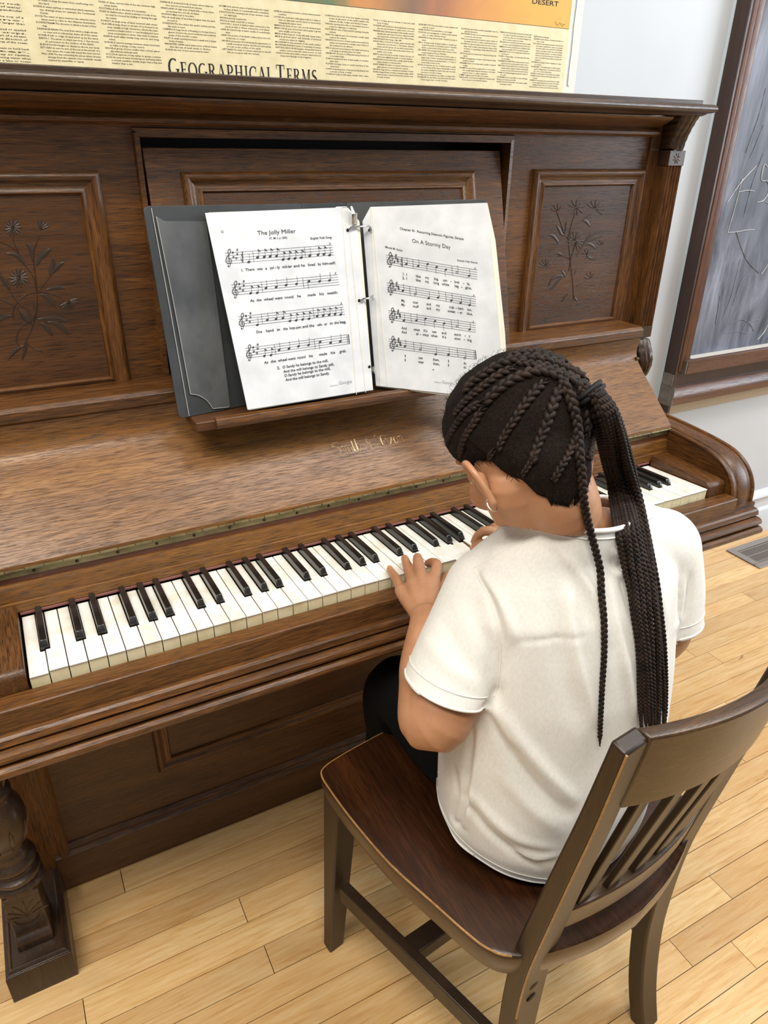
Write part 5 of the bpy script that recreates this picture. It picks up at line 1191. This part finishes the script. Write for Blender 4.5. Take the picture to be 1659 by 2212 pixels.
mb.tube([c_+(HR*(.0055*math.cos(a)))+HU*(.0085*math.sin(a)-.001) for a in [2*math.pi*k/20 for k in range(21)]], .0007, 6); er = mb.build('earring', M['silver'], bo)
M['eye_white'] = flat('eye_white', S(235, 232, 226), .2); M['iris'] = flat('dark_iris', S(48, 30, 20), .15)
for s2 in (-1, 1):
    mb = MB(); mb.sphere(hd(s2*.029, .0675, .003), .0088, seg=16); ey = mb.build('eye', M['eye_white'], bo)
    mb = MB(); mb.sphere(hd(s2*.029, .0730, .001), .0044, .0044, .0044, 12); mb.build('iris', M['iris'], ey)
# finger nails
for J in (JL, JR):
    for f, js in J.items():
        mb = MB(); d = (js[3]-js[2]).normalized(); r = .0052 if f != 'thumb' else .0062
        n_ = Vector((0, 0, 1)); n_ = (n_-d*n_.dot(d)).normalized() if abs(d.z) < .95 else Vector((0, 1, 0))
        sd = d.cross(n_)
        M3 = Matrix((sd, d, n_)).transposed(); mb.sphere(js[3]+n_*r*.86+d*.001, .0036, .0044, .0012, 10, M3); mb.build('fingernail', M['nail'], bo)
# trousers
mb = MB()
for hip, kn, an in ((HL, KL, AL), (HRt, KR, AR)):
    chain(mb, [hip+Vector((0, -.03, 0)), lerp(hip, kn, .5), kn, lerp(kn, an, .35), lerp(kn, an, .8), an+Vector((0, 0, .02))], [.081, .071, .060, .055, .044, .042], 36, 8)
mb.loft([[Vector((cx+rx*math.cos(a), cy+ry*math.sin(a), z)) for a in [2*math.pi*k/32 for k in range(32)]] for z, cx, cy, rx, ry in [(.462, .628, -.262, .120, .110), (.49, .628, -.262, .148, .128), (.53, .630, -.262, .157, .130), (.58, .634, -.262, .155, .12), (.62, .638, -.26, .148, .108)]])
tm = remesh(mb.bm, .005, 4, .5)
for v, vn in zip(tm.vertices, [v.normal.copy() for v in tm.vertices]):
    n_ = noise.noise(v.co*26)*.0022+noise.noise(v.co*9)*.003
    v.co += vn*n_
    q_ = v.co-CR; sa, sb_ = q_.dot(CA), q_.dot(CB); zs = SEAT+scoop(sa, sb_)+.001
    if .38 < v.co.z < zs and sb_ < .405: v.co.z = zs
for an in (AL, AR):
    mb = MB(); mb.loft([[an+Vector((.037*k*math.cos(a), .045+.105*k*math.sin(a)-.0, z-an.z)) for a in [2*math.pi*q/24 for q in range(24)]] for k, z in ((.80, .022), (.98, .024), (1.0, .034), (.98, .050), (.86, .075), (.6, .105), (.5, .125))])
    mb.build('shoe', M['pants'], kid, smooth=60)
# t-shirt
mb = MB()
SRR = [(.441, .630, -.262, .140, .128), (.47, .630, -.264, .152, .136), (.50, .630, -.266, .161, .141), (.56, .634, -.267, .169, .135), (.64, .642, -.264, .170, .123), (.72, .647, -.260, .165, .111), (.78, .651, -.253, .163, .101), (.83, .652, -.245, .161, .091), (.864, .650, -.237, .140, .080), (.892, .647, -.228, .110, .072), (.918, .646, -.226, .082, .072), (.945, .641, -.224, .073, .068), (.975, .638, -.222, .071, .066)]
mb.loft([[Vector((cx+rx*math.cos(a), cy+ry*math.sin(a), z)) for a in [2*math.pi*k/48 for k in range(48)]] for z, cx, cy, rx, ry in SRR])
chain(mb, [SL+Vector((.012, 0, .002)), lerp(SL, NB, .55)+Vector((0, -.006, .002)), NB+Vector((0, -.006, -.006)), lerp(SR_, NB, .55)+Vector((0, -.004, .008)), SR_+Vector((-.012, 0, .002))], [.054, .058, .062, .058, .055], 36, 8)
aL = (EL-SL).normalized(); aR = (ER-SR_).normalized()
hemL = lerp(SL, EL, .73); hemR = lerp(SR_, ER, .82)
def perp(v, a): v = v-a*v.dot(a); return v.normalized()
cL = perp(EYE-hemL, aL); cR = perp(EYE-hemR, aR); KLs, KRs = .50, .15
def sleeve(pts, rs, a, c, k, seg=36):
    q, R_ = [], []
    for i in range(len(pts)-1):
        for s_ in range(6): q.append(lerp(pts[i], pts[i+1], s_/6)); R_.append(lerp(rs[i], rs[i+1], s_/6))
    q.append(pts[-1]); R_.append(rs[-1])
    for _ in range(3): q = [q[0]]+[(q[i-1]+q[i]*2+q[i+1])/4 for i in range(1, len(q)-1)]+[q[-1]]
    w = a.cross(c); rings = []
    for i, (p, r) in enumerate(zip(q, R_)):
        t = max(0, i/(len(q)-1)-.4)/.6; ring = []
        for s_ in range(seg):
            A = 2*math.pi*s_/seg; o = c*math.cos(A)*r+w*math.sin(A)*r
            ring.append(p+o+a*(k*o.dot(c)*t))
        rings.append(ring)
    mb.loft(rings)
nL = (aL-cL*KLs).normalized(); nR = (aR-cR*KRs).normalized()
sleeve([SL+Vector((.045, -.002, -.006)), SL+Vector((.004, 0, .002)), lerp(SL, EL, .4)+Vector((-.002, -.003, -.002)), hemL+aL*.006], [.054, .057, .0555, .0575], aL, cL, KLs)
sleeve([SR_+Vector((-.045, -.002, -.006)), SR_+Vector((-.004, 0, .002)), lerp(SR_, ER, .4)+Vector((.004, -.003, -.004)), hemR+aR*.006+Vector((.003, 0, 0))], [.054, .058, .059, .061], aR, cR, KRs)
mb.sphere(SR_+Vector((-.006, 0, -.004)), .0600, seg=24); mb.sphere(SL+Vector((.004, 0, -.004)), .0575, seg=24)
sm_ = remesh(mb.bm, .0042, 16, .5)
sb0 = bvh_of(sm_)
def hit(px, py, bv=None):
    d = ray(px, py); r = (bv or sb0).ray_cast(EYE, d.normalized()); return r[0], r[1]
def s3(X, Y): return (780+X/2.127, 1100+Y/2.127)
folds = [([(560, 300), (640, 420), (680, 520), (705, 600)], .0035, .008), ([(515, 275), (590, 400), (640, 560), (652, 700), (625, 850)], -.0032, .006),
         ([(950, 380), (970, 560), (1010, 760), (1080, 960)], .0036, .012), ([(890, 400), (910, 600), (940, 780), (1000, 980)], -.0030, .014),
         ([(1150, 350), (1190, 600), (1230, 800), (1262, 960)], .0030, .010), ([(940, 230), (1030, 330), (1100, 450), (1130, 600)], .0030, .008), ([(870, 190), (980, 330), (1050, 520)], -.0022, .008),
         ([(610, 960), (700, 1150), (830, 1310), (950, 1400)], -.0050, .010), ([(650, 940), (760, 1100), (860, 1220), (970, 1330)], .0048, .012), ([(660, 1240), (780, 1370), (900, 1470)], .0028, .014),
         ([(480, 1330), (560, 1450), (680, 1560), (810, 1650)], -.0042, .008), ([(500, 1280), (590, 1400), (720, 1510), (880, 1560)], .0032, .010), ([(700, 1570), (800, 1600), (900, 1590)], .0030, .007),
         ([(515, 1010), (495, 1180), (475, 1350), (440, 1460)], -.0045, .007), ([(545, 1000), (530, 1180), (510, 1330), (470, 1450)], .0030, .008), ([(430, 1180), (440, 1300), (420, 1420), (480, 1470)], -.0030, .006),
         ([(420, 1480), (520, 1590), (640, 1680), (760, 1730)], .0025, .006), ([(640, 820), (600, 890), (560, 920)], -.005, .010), ([(600, 870), (640, 990), (700, 1080)], .003, .008),
         ([(1160, 190), (1200, 215), (1240, 200)], .003, .005), ([(1150, 240), (1190, 262), (1230, 248)], -.0028, .005), ([(1170, 285), (1205, 300), (1240, 285)], .003, .005), ([(1200, 330), (1230, 420), (1250, 520)], -.003, .006),
         ([(300, 600), (400, 720), (520, 800)], .0018, .012), ([(430, 420), (500, 560), (560, 700)], .0020, .012), ([(380, 520), (450, 650), (520, 760)], -.0020, .010), ([(1480, 500), (1500, 400), (1510, 300)], -.003, .007), ([(1440, 560), (1470, 450), (1480, 330)], .0025, .008),
         ([(1380, 700), (1400, 560), (1420, 420)], .002, .012), ([(1300, 200), (1360, 330), (1400, 500)], .0022, .012), ([(720, 610), (880, 600), (1030, 590)], -.0012, .004)]
co = np.array([v.co[:] for v in sm_.vertices]); no = np.array([v.normal[:] for v in sm_.vertices]); disp = np.zeros(len(co))
for pts, amp, w in folds:
    P_ = [hit(*p)[0] for p in smooth_px([s3(*p) for p in pts], 5)]; P_ = [p for p in P_ if p is not None]
    if len(P_) < 2: continue
    best = np.full(len(co), 1e9); tt = np.zeros(len(co))
    for i in range(len(P_)-1):
        a = np.array(P_[i]); b = np.array(P_[i+1]); ab = b-a
        t = np.clip(((co-a)@ab)/(ab@ab+1e-12), 0, 1); d2 = ((co-a-t[:, None]*ab)**2).sum(1)
        m = d2 < best; best[m] = d2[m]; tt[m] = (i+t[m])/(len(P_)-1)
    disp += amp*1.6*np.exp(-best/(2*(w*.55)**2))*np.sin(np.pi*np.clip(tt*.9+.05, 0, 1))**.6
for i, (v, vn) in enumerate(zip(sm_.vertices, [Vector(q) for q in no])):
    p = v.co; n_ = noise.noise(p*11)*.0030+noise.noise(Vector((p.x*26, p.y*26, p.z*12)))*.0016
    v.co += vn*(disp[i]+n_)
bmS = bmesh.new(); bmS.from_mesh(sm_)
NC = Vector((.638, -.214, .928)); NN = Vector((.14, .10, .96)).normalized()
HZ = lambda x, y: .470
def cut(bm, co_, no_, region):
    """open a hole: slice the cloth at a plane inside a region and drop what is beyond it"""
    fs = [f for f in bm.faces if region(f.calc_center_median())]
    es = set(e for f in fs for e in f.edges); vs = set(v for f in fs for v in f.verts)
    bmesh.ops.bisect_plane(bm, geom=list(vs)+list(es)+fs, plane_co=co_, plane_no=no_, clear_outer=False)
    dead = [f for f in bm.faces if region(f.calc_center_median()) and (f.calc_center_median()-co_).dot(no_) > 0]
    bmesh.ops.delete(bm, geom=dead, context='FACES')
    out = [e for e in bm.edges if e.is_boundary and all(abs((v.co-co_).dot(no_)) < 2e-4 and region(v.co) for v in e.verts)]
    return out
def loops(edges):
    adj = {}
    for e in edges:
        a, b = e.verts; adj.setdefault(a, []).append(b); adj.setdefault(b, []).append(a)
    best = []; seen = set()
    for s_ in adj:
        if s_ in seen: continue
        path = [s_]; seen.add(s_); cur = s_
        while True:
            nx = [v for v in adj[cur] if v not in seen]
            if not nx: break
            cur = nx[0]; seen.add(cur); path.append(cur)
        if len(path) > len(best): best = path
    P_ = [v.co.copy() for v in best]
    for _ in range(3): P_ = [(P_[i-1]+P_[i]*2+P_[(i+1) % len(P_)])/4 for i in range(len(P_))]
    return P_+[P_[0], P_[1]]
eN = loops(cut(bmS, NC, NN, lambda p: (p-NC).length < .13 and (p-NC).dot(NN) > -.012))
def torso_out(p):
    for A_, B_ in zip(SRR, SRR[1:]):
        if A_[0] <= p.z <= B_[0]:
            t = (p.z-A_[0])/(B_[0]-A_[0]); _, cx, cy, rx, ry = [lerp(x, y, t) for x, y in zip(A_, B_)]
            return ((p.x-cx)/rx)**2+((p.y-cy)/ry)**2 > 1.10
    return True
def slab(h_, a_, r_): return lambda p: -.006 < (p-h_).dot(a_) < .020 and ((p-h_)-a_*(p-h_).dot(a_)).length < r_ and torso_out(p)
eL = loops(cut(bmS, hemL, nL, slab(hemL, nL, .078)))
eR = loops(cut(bmS, hemR, nR, slab(hemR, nR, .078)))
BN = Vector((-.10, .17, -1)).normalized(); BC = Vector((.628, -.262, .4680))
eB = loops(cut(bmS, BC, BN, lambda p: p.z < .52))
bmesh.ops.recalc_face_normals(bmS, faces=bmS.faces)
sm2 = bpy.data.meshes.new('t_shirt'); bmS.to_mesh(sm2); bmS.free(); sb = bvh_of(sm2)
ts = link('t_shirt', sm2, M['shirt'], kid, smooth=180)
ts['label'] = 'plain white short-sleeved cotton t-shirt'
so = ts.modifiers.new('cloth_thickness', 'SOLIDIFY'); so.thickness = .0016; so.offset = -1
def tuck(me, gap, test, reach=.03):
    for v in me.vertices:
        p = v.co
        if not test(p): continue
        r = sb.find_nearest(p, reach)
        if r[0] is None: continue
        s_ = (p-r[0]).dot(r[1])
        if s_ > -gap: v.co = r[0]-r[1]*gap
def seg_d(p, a, b):
    ab = b-a; t = max(0, min(1, (p-a).dot(ab)/ab.dot(ab))); return (p-a-ab*t).length
def not_forearm(p):
    for e_, w_, s_, h_ in ((EL, WL, SL, hemL), (ER, WR, SR_, hemR)):
        d_ = seg_d(p, e_, w_)
        if d_ < .062 and d_ < seg_d(p, s_, h_)+.004: return False
    return p.y < -.10
under = lambda p: .47 < p.z < .95 and not_forearm(p) and (p-NC).dot(NN) < -.006 and (p-hemL).dot(aL) < -.012 and (p-hemR).dot(aR) < -.012 and p.y > -.5
under_t = lambda p: p.z < .66 and min(seg_d(p, SL, EL), seg_d(p, EL, WL), seg_d(p, SR_, ER), seg_d(p, ER, WR)) > .050
tuck(body, .0045, under)
tuck(tm, .0050, lambda p: p.z > .50 and p.y < -.17 and (p-BC).dot(BN) < -.015, .022)
tb = bvh_of(tm)
for v in body.vertices:
    p = v.co
    if p.z > .66 or p.z < .16: continue
    r = tb.find_nearest(p, .06)
    if r[0] is not None and (p-r[0]).dot(r[1]) > -.004 and under_t(p): v.co = r[0]-r[1]*.004
body.materials.append(M['skin']); body.transform(Matrix.Translation(-world_loc(kid))); body.shade_smooth(); bo.data = body
trb = link('trousers', tm, M['pants'], kid, smooth=180)
eN = [(eN[i-2]+eN[i-1]*2+eN[i]*3+eN[(i+1) % len(eN)]*2+eN[(i+2) % len(eN)])/9 for i in range(len(eN))]
mb = MB(); mb.tube(eN, .0034, 8)
mb.build('collar', M['shirt'], ts, smooth=180)
mb = MB(); mb.tube(eL, .0016, 6); mb.build('sleeve_hem', M['shirt'], ts, smooth=180)
mb = MB(); mb.tube(eR, .0016, 6); mb.build('sleeve_hem', M['shirt'], ts, smooth=180)
mb = MB(); mb.tube(eB, .0018, 6); mb.build('bottom_hem', M['shirt'], ts, smooth=180)
def stitch(loop, shift, name):
    P_ = []
    for p in loop:
        r = sb.find_nearest(p+shift)
        if r[0] and (r[0]-p-shift).length < .013: P_.append(r[0]+r[1]*.0011)
    k_ = max(range(len(P_)), key=lambda i: (P_[i]-P_[i-1]).length); P_ = P_[k_:]+P_[:k_]
    for _ in range(3): P_ = [P_[0]]+[(P_[i-1]+P_[i]*2+P_[i+1])/4 for i in range(1, len(P_)-1)]+[P_[-1]]
    mb = MB(); mb.tube(P_, .00055, 5); mb.build(name, M['thread'], ts, smooth=0)
def ring_line(h_, a_, c_, k_, back, r_, lift, name, mat):
    w_ = a_.cross(c_); runs = [[]]
    for q in range(121):
        A = 2*math.pi*q/120; d_ = c_*math.cos(A)+w_*math.sin(A); o_ = h_-a_*back+d_*.085+a_*(k_*.056*math.cos(A))
        r = sb.ray_cast(o_, -d_, .06)
        if r[0] is not None and r[0].z > 0 and torso_out(r[0]): runs[-1].append(r[0]-(-d_)*lift)
        elif runs[-1]: runs.append([])
    runs = [r for r in runs if len(r) > 6]
    if len(runs) > 1 and (runs[0][0]-runs[-1][-1]).length < .01: runs[0] = runs.pop()+runs[0]
    for P_ in runs:
        for _ in range(3): P_ = [P_[0]]+[(P_[i-1]+P_[i]*2+P_[i+1])/4 for i in range(1, len(P_)-1)]+[P_[-1]]
        mb = MB(); mb.tube(P_, r_, 6); mb.build(name, mat, ts, smooth=180)
for h_, a_, c_, k_ in ((hemL, aL, cL, KLs), (hemR, aR, cR, KRs)): ring_line(h_, a_, c_, k_, .0185, .0006, .0006, 'stitching', M['thread']); ring_line(h_, a_, c_, k_, .0012, .0017, .0002, 'hem_edge', M['shirt'])
stitch(eB, Vector((0, 0, .018)), 'stitching')
c_ = sum(eN, Vector())/len(eN)
P_ = []
for p in eN:
    r = sb.find_nearest(p+(p-c_).normalized()*.017-NN*.009); P_.append(r[0]+r[1]*.0002)
mb = MB(); mb.tube(P_, .0012, 5); mb.build('collar_seam', M['shirt'], ts, smooth=180)
def seam(pts, name='seam'):
    P_ = [hit(*p, sb) for p in smooth_px([s3(*q) for q in pts], 6)]; P_ = [a+b*.0003 for a, b in P_ if a is not None]
    if len(P_) > 1: mb = MB(); mb.tube(P_, .0007, 5); mb.build(name, M['thread'], ts, smooth=0)
seam([(770, 118), (680, 175), (600, 225), (512, 272)]); seam([(512, 272), (560, 350), (600, 440), (628, 560), (640, 680), (628, 800), (612, 860)])

# ---- hair
TIE = at(1262, 868, .83); hc_v = []; mbc = MB(); NT, NP = 128, 44
def hairline(phi):
    """lowest elevation (local z over radius) that carries hair, phi 0 = face, pi = nape"""
    tab = [(0, .052), (.6, .046), (1.0, .018), (1.35, -.018), (1.62, -.022), (1.85, -.034), (2.1, -.070), (2.5, -.091), (math.pi, -.094)]
    a = abs(phi)
    for (p, z), (p2, z2) in zip(tab, tab[1:]):
        if a <= p2: t = (a-p)/(p2-p); return lerp(z, z2, t*t*(3-2*t))
    return tab[-1][1]
def cap_pt(u, v, lift=None):
    """u azimuth -pi..pi (0 face), v 0 = hairline .. 1 crown"""
    phi = u; zl = hairline(phi)+.0012*math.sin(u*19)+.0008*math.sin(u*33+1)-(.004*math.exp(-((abs(u)-math.pi)/.5)**2))
    e0 = math.asin(max(-.97, min(.97, zl/.098))); el = lerp(e0, math.pi/2, v)
    d = HR*(math.cos(el)*math.sin(phi))+HF*(math.cos(el)*math.cos(phi))+HU*math.sin(el)
    o = HC+HF*(-.004)+d*.2; r = bodyb.ray_cast(o, -d, .25)
    base = r[0] if r[0] is not None else HC+d*.09
    if lift is None: base = base+d*.013*math.exp(-((base-TIE).length/.032)**2)
    th = .0125*min(1, v*5+.04)**.7 if lift is None else lift
    return base+d*th
grid = []
for j in range(NP):
    row = []
    for i in range(NT):
        u = -math.pi+2*math.pi*i/NT; v = j/(NP-1)*.985
        p = cap_pt(u, v); n_ = (p-HC).normalized()
        p = p+n_*(noise.noise(p*60)*.0016+noise.noise(p*180)*.0008)
        row.append(p)
    grid.append(row)
mbc.loft([[cap_pt(-math.pi+2*math.pi*i/NT, 0, -.004) for i in range(NT)]]+grid)
hcap = mbc.build('hair', M['scalp'], kid, smooth=180); hcap['label'] = 'dark hair braided in rows and gathered in a ponytail'
capme = hcap.data.copy(); capme.transform(Matrix.Translation(world_loc(hcap)))
capb = bvh_of(capme)
def braid(name, pts, w, nrm, parent=hcap, w1=None, tail=.0, mat=None):
    """three-strand plait along pts; nrm = list of outward normals"""
    w1 = w1 or w
    P_ = [Vector(p) for p in pts]; L = [0]
    for a, b in zip(P_, P_[1:]): L.append(L[-1]+(b-a).length)
    tot = L[-1]; step = w*.16; n = max(8, int(tot/step)); mb = MB(); lines = [[], [], []]; rad = [[], [], []]; ph = 0; j = 0
    for i in range(n+1):
        s_ = tot*i/n
        while j < len(L)-2 and L[j+1] < s_: j += 1
        t = (s_-L[j])/max(1e-9, L[j+1]-L[j]); c = lerp(P_[j], P_[j+1], t); N_ = lerp(nrm[j], nrm[j+1], t)
        T = (P_[j+1]-P_[j]).normalized(); N_ = (N_-T*N_.dot(T)).normalized(); B_ = T.cross(N_)
        ww = lerp(w, w1, s_/tot); ph += 2*math.pi*(tot/n)/(ww*2.3)
        fade = 1.0
        if tail and s_ > tot-tail: fade = .45
        for k in range(3):
            q = ph+2*math.pi*k/3
            lines[k].append(c+B_*(math.sin(q)*ww*.27*fade)+N_*(math.sin(2*q)*ww*.19*fade))
            rad[k].append(ww*.25*(1 if s_ < tot-.012 else max(.25, (tot-s_)/.012)))
    for k in range(3): mb.tube(lines[k], rad[k], 6)
    return mb.build(name, mat or M['hair'], parent, smooth=180)
def c7(X, Y): return (900+X/2.86, 730+Y/2.86)
def row(pts, w=.0135, w1=None):
    P_, N_ = [], []
    for p in smooth_px([c7(*q) for q in pts], 6):
        h_, n_ = hit(*p, capb)
        if h_ is None: continue
        if n_.dot(ray(*p)) > 0: n_ = -n_
        P_.append(h_+n_*.0008); N_.append(n_)
    for _ in range(2):
        N_ = [N_[0]]+[(N_[i-1]+N_[i]+N_[i+1]).normalized() for i in range(1, len(N_)-1)]+[N_[-1]]
        P_ = [P_[0]]+[(P_[i-1]+P_[i]*2+P_[i+1])/4 for i in range(1, len(P_)-1)]+[P_[-1]]
    if len(P_) > 3: braid('cornrow', P_, w, N_, w1=w1)
row([(300, 330), (360, 265), (440, 210), (530, 160), (640, 128), (740, 125), (840, 150), (930, 190), (1020, 240), (1090, 300)], .0115, .0145)
row([(430, 400), (490, 335), (560, 280), (650, 235), (750, 205), (850, 225), (930, 290)], .0125, .015)
row([(560, 120), (660, 90), (760, 95), (860, 130), (950, 165), (1030, 215), (1090, 270)], .010, .014)
row([(505, 690), (540, 610), (590, 530), (640, 450), (690, 380), (745, 310), (800, 262)], .009, .013)
row([(715, 760), (750, 650), (790, 560), (820, 470), (850, 390), (875, 330), (910, 280)], .0105, .014)
row([(655, 845), (690, 790), (730, 720), (760, 640)], .007, .010)
row([(240, 470), (300, 400), (360, 345), (430, 290), (520, 225), (620, 180)], .009, .012)
row([(190, 640), (235, 560), (290, 480), (350, 430), (420, 395)], .008, .011)
row([(270, 720), (300, 620), (350, 540), (390, 470), (430, 420)], .008, .011)
row([(845, 880), (880, 810), (920, 750), (950, 690), (975, 600), (980, 480), (960, 380), (920, 300)], .0085, .0125)
row([(420, 830), (450, 740), (490, 680)], .006, .008)
row([(1060, 750), (1080, 640), (1090, 540), (1085, 440), (1080, 360)], .009, .012)
row([(900, 230), (960, 260), (1020, 300), (1080, 340)], .013, .015)
row([(960, 230), (1010, 330), (1040, 430), (1050, 520), (1040, 620)], .011, .013)
row([(620, 150), (700, 165), (800, 180), (890, 215), (980, 260), (1070, 320)], .011, .014)
def c6b(X, Y): return (1180+X/2.457, 750+Y/2.458)
def depth_at(p, skip_cap=False):
    d = ray(*p).normalized(); k = ray(*p).length; best = None
    for bv in (sb, capb, bodyb):
        r = bv.ray_cast(EYE, d)
        if r[0] is not None:
            q = (r[0]-EYE).dot(FW)
            best = q if best is None else min(best, q)
    return best
def hang(pts, w, off, w1=None, tail=0, d0=None):
    Q = smooth_px(pts, 6); D = [depth_at(p) for p in Q]
    if d0: D[:8] = [d0+.001*i for i in range(8)]
    n = len(Q); idx = [i for i in range(n) if D[i] is not None]
    for i in range(n):
        if D[i] is None:
            lo = max([j for j in idx if j < i], default=idx[0]); hi = min([j for j in idx if j > i], default=idx[-1])
            D[i] = D[lo] if hi == lo else lerp(D[lo], D[hi], (i-lo)/(hi-lo))
    D2 = D[:]
    for _ in range(45): D2 = [min(D[i], (D2[max(i-1, 0)]+D2[i]+D2[min(i+1, n-1)])/3) if i else D2[0] for i in range(n)]
    P_ = [EYE+ray(*Q[i])*(D2[i]-off) for i in range(n)]
    for _ in range(2): P_ = [P_[0]]+[(P_[i-1]+P_[i]*2+P_[i+1])/4 for i in range(1, n-1)]+[P_[-1]]
    N_ = [(EYE-p).normalized() for p in P_]
    return braid('braid', P_, w, N_, w1=w1, tail=tail)
hang([c7(*p) for p in [(900, 262), (935, 340), (965, 430), (990, 520), (1000, 620), (1005, 720), (1020, 840), (1028, 960), (1045, 1080), (1075, 1200), (1110, 1330), (1135, 1440)]]
     + [c6b(*p) for p in [(292, 1300), (306, 1440), (308, 1560), (306, 1660), (298, 1780), (292, 1900), (286, 2030), (284, 2120)]], .0128, .0062, .0064, .012)
left_e = [(225, 250), (262, 360), (284, 490), (312, 620), (340, 740), (360, 880), (388, 1030), (410, 1150), (444, 1290), (462, 1420), (484, 1560), (494, 1700), (496, 1850), (508, 2080)]
right_e = [(275, 222), (355, 320), (408, 460), (446, 590), (475, 710), (505, 840), (536, 990), (562, 1120), (588, 1260), (606, 1400), (622, 1540), (632, 1700), (634, 1850), (626, 2080)]
CD = depth_at((1240, 866)); rnd = random.Random(21)
specs = [(0, .0065, .0), (.16, .0075, .006), (.33, .0065, .0), (.5, .0065, .010), (.66, .0065, .0), (.83, .0065, .006), (1.0, .0060, .0), (.25, .0065, .013), (.42, .006, .016), (.58, .0065, .015), (.75, .006, .014), (.9, .0065, .011)]
for k, (f, off, deep) in enumerate(specs):
    ph = rnd.random()*6; pts = []
    for i, (a, b) in enumerate(zip(left_e, right_e)):
        t = i/(len(left_e)-1)
        ff = f+.07*math.sin(ph+i*.8)*(1 if 2 < i else 0)
        ff = max(0, min(1, ff)) if f not in (0, 1.0) else f
        x = lerp(a[0], b[0], ff); y = lerp(a[1], b[1], ff)
        if i == len(left_e)-1: y += rnd.uniform(-60, 10)
        pts.append(c6b(x, y))
    hang(pts, .0104, off+deep*.8, .0058+rnd.random()*.0010, .03, CD+.008)
# hair tie
c_ = at(1275, 849, CD+.004); mb = MB()
ax = (at(1300, 832, .80)-at(1258, 866, .80)).normalized()
for off in (-.003, .003):
    dd = Vector((0, -.2, -1)).normalized(); u1 = (at(1270, 836, .8)-at(1282, 849, .8)).normalized()
    mb.tube([c_+u1*off*1.0+ax*(.016*math.cos(a))-FW*(.013*math.sin(a)) for a in [2*math.pi*q/24 for q in range(25)]], .0028, 8)
mb.build('hair_tie', M['hairtie'], hcap)
# short flyaway hairs
mb = MB(); rnd = random.Random(5)
for k in range(1500):
    u = rnd.uniform(-math.pi, math.pi); v = rnd.uniform(.05, .95)
    p = cap_pt(u, v); n_ = (p-HC).normalized(); t_ = n_.cross(Vector((rnd.uniform(-1, 1), rnd.uniform(-1, 1), rnd.uniform(-1, 1)))).normalized()
    l = rnd.uniform(.003, .009); q = []
    for i in range(7):
        s_ = i/6; a = s_*rnd.uniform(2.0, 4.5)
        q.append(p+n_*(l*.5*s_+l*.3*math.sin(a))+t_*(l*s_*.8))
    mb.tube(q, .00013, 3)
for k in range(700):                                  # downy hairs under the hairline
    u = rnd.choice([rnd.uniform(1.9, math.pi), rnd.uniform(-math.pi, -1.9), rnd.uniform(-math.pi, -1.2)]); p = cap_pt(u, rnd.uniform(0, .06), .0015); q = [p]; dr = (-HU*.8+HR*rnd.uniform(-.7, .7)-HF*.2).normalized()
    for i in range(6):
        c_n = p+dr*(.0022+.0005*rnd.random())*(i+1)+HR*.0012*math.sin(i+k); r = bodyb.find_nearest(c_n)
        q.append(r[0]+r[1]*.0004 if r[0] is not None else c_n)
    mb.tube(q[:rnd.randint(3, 7)], .00015, 3)
mb.build('flyaway_hair', M['hair'], hcap, smooth=0)['kind'] = 'stuff'
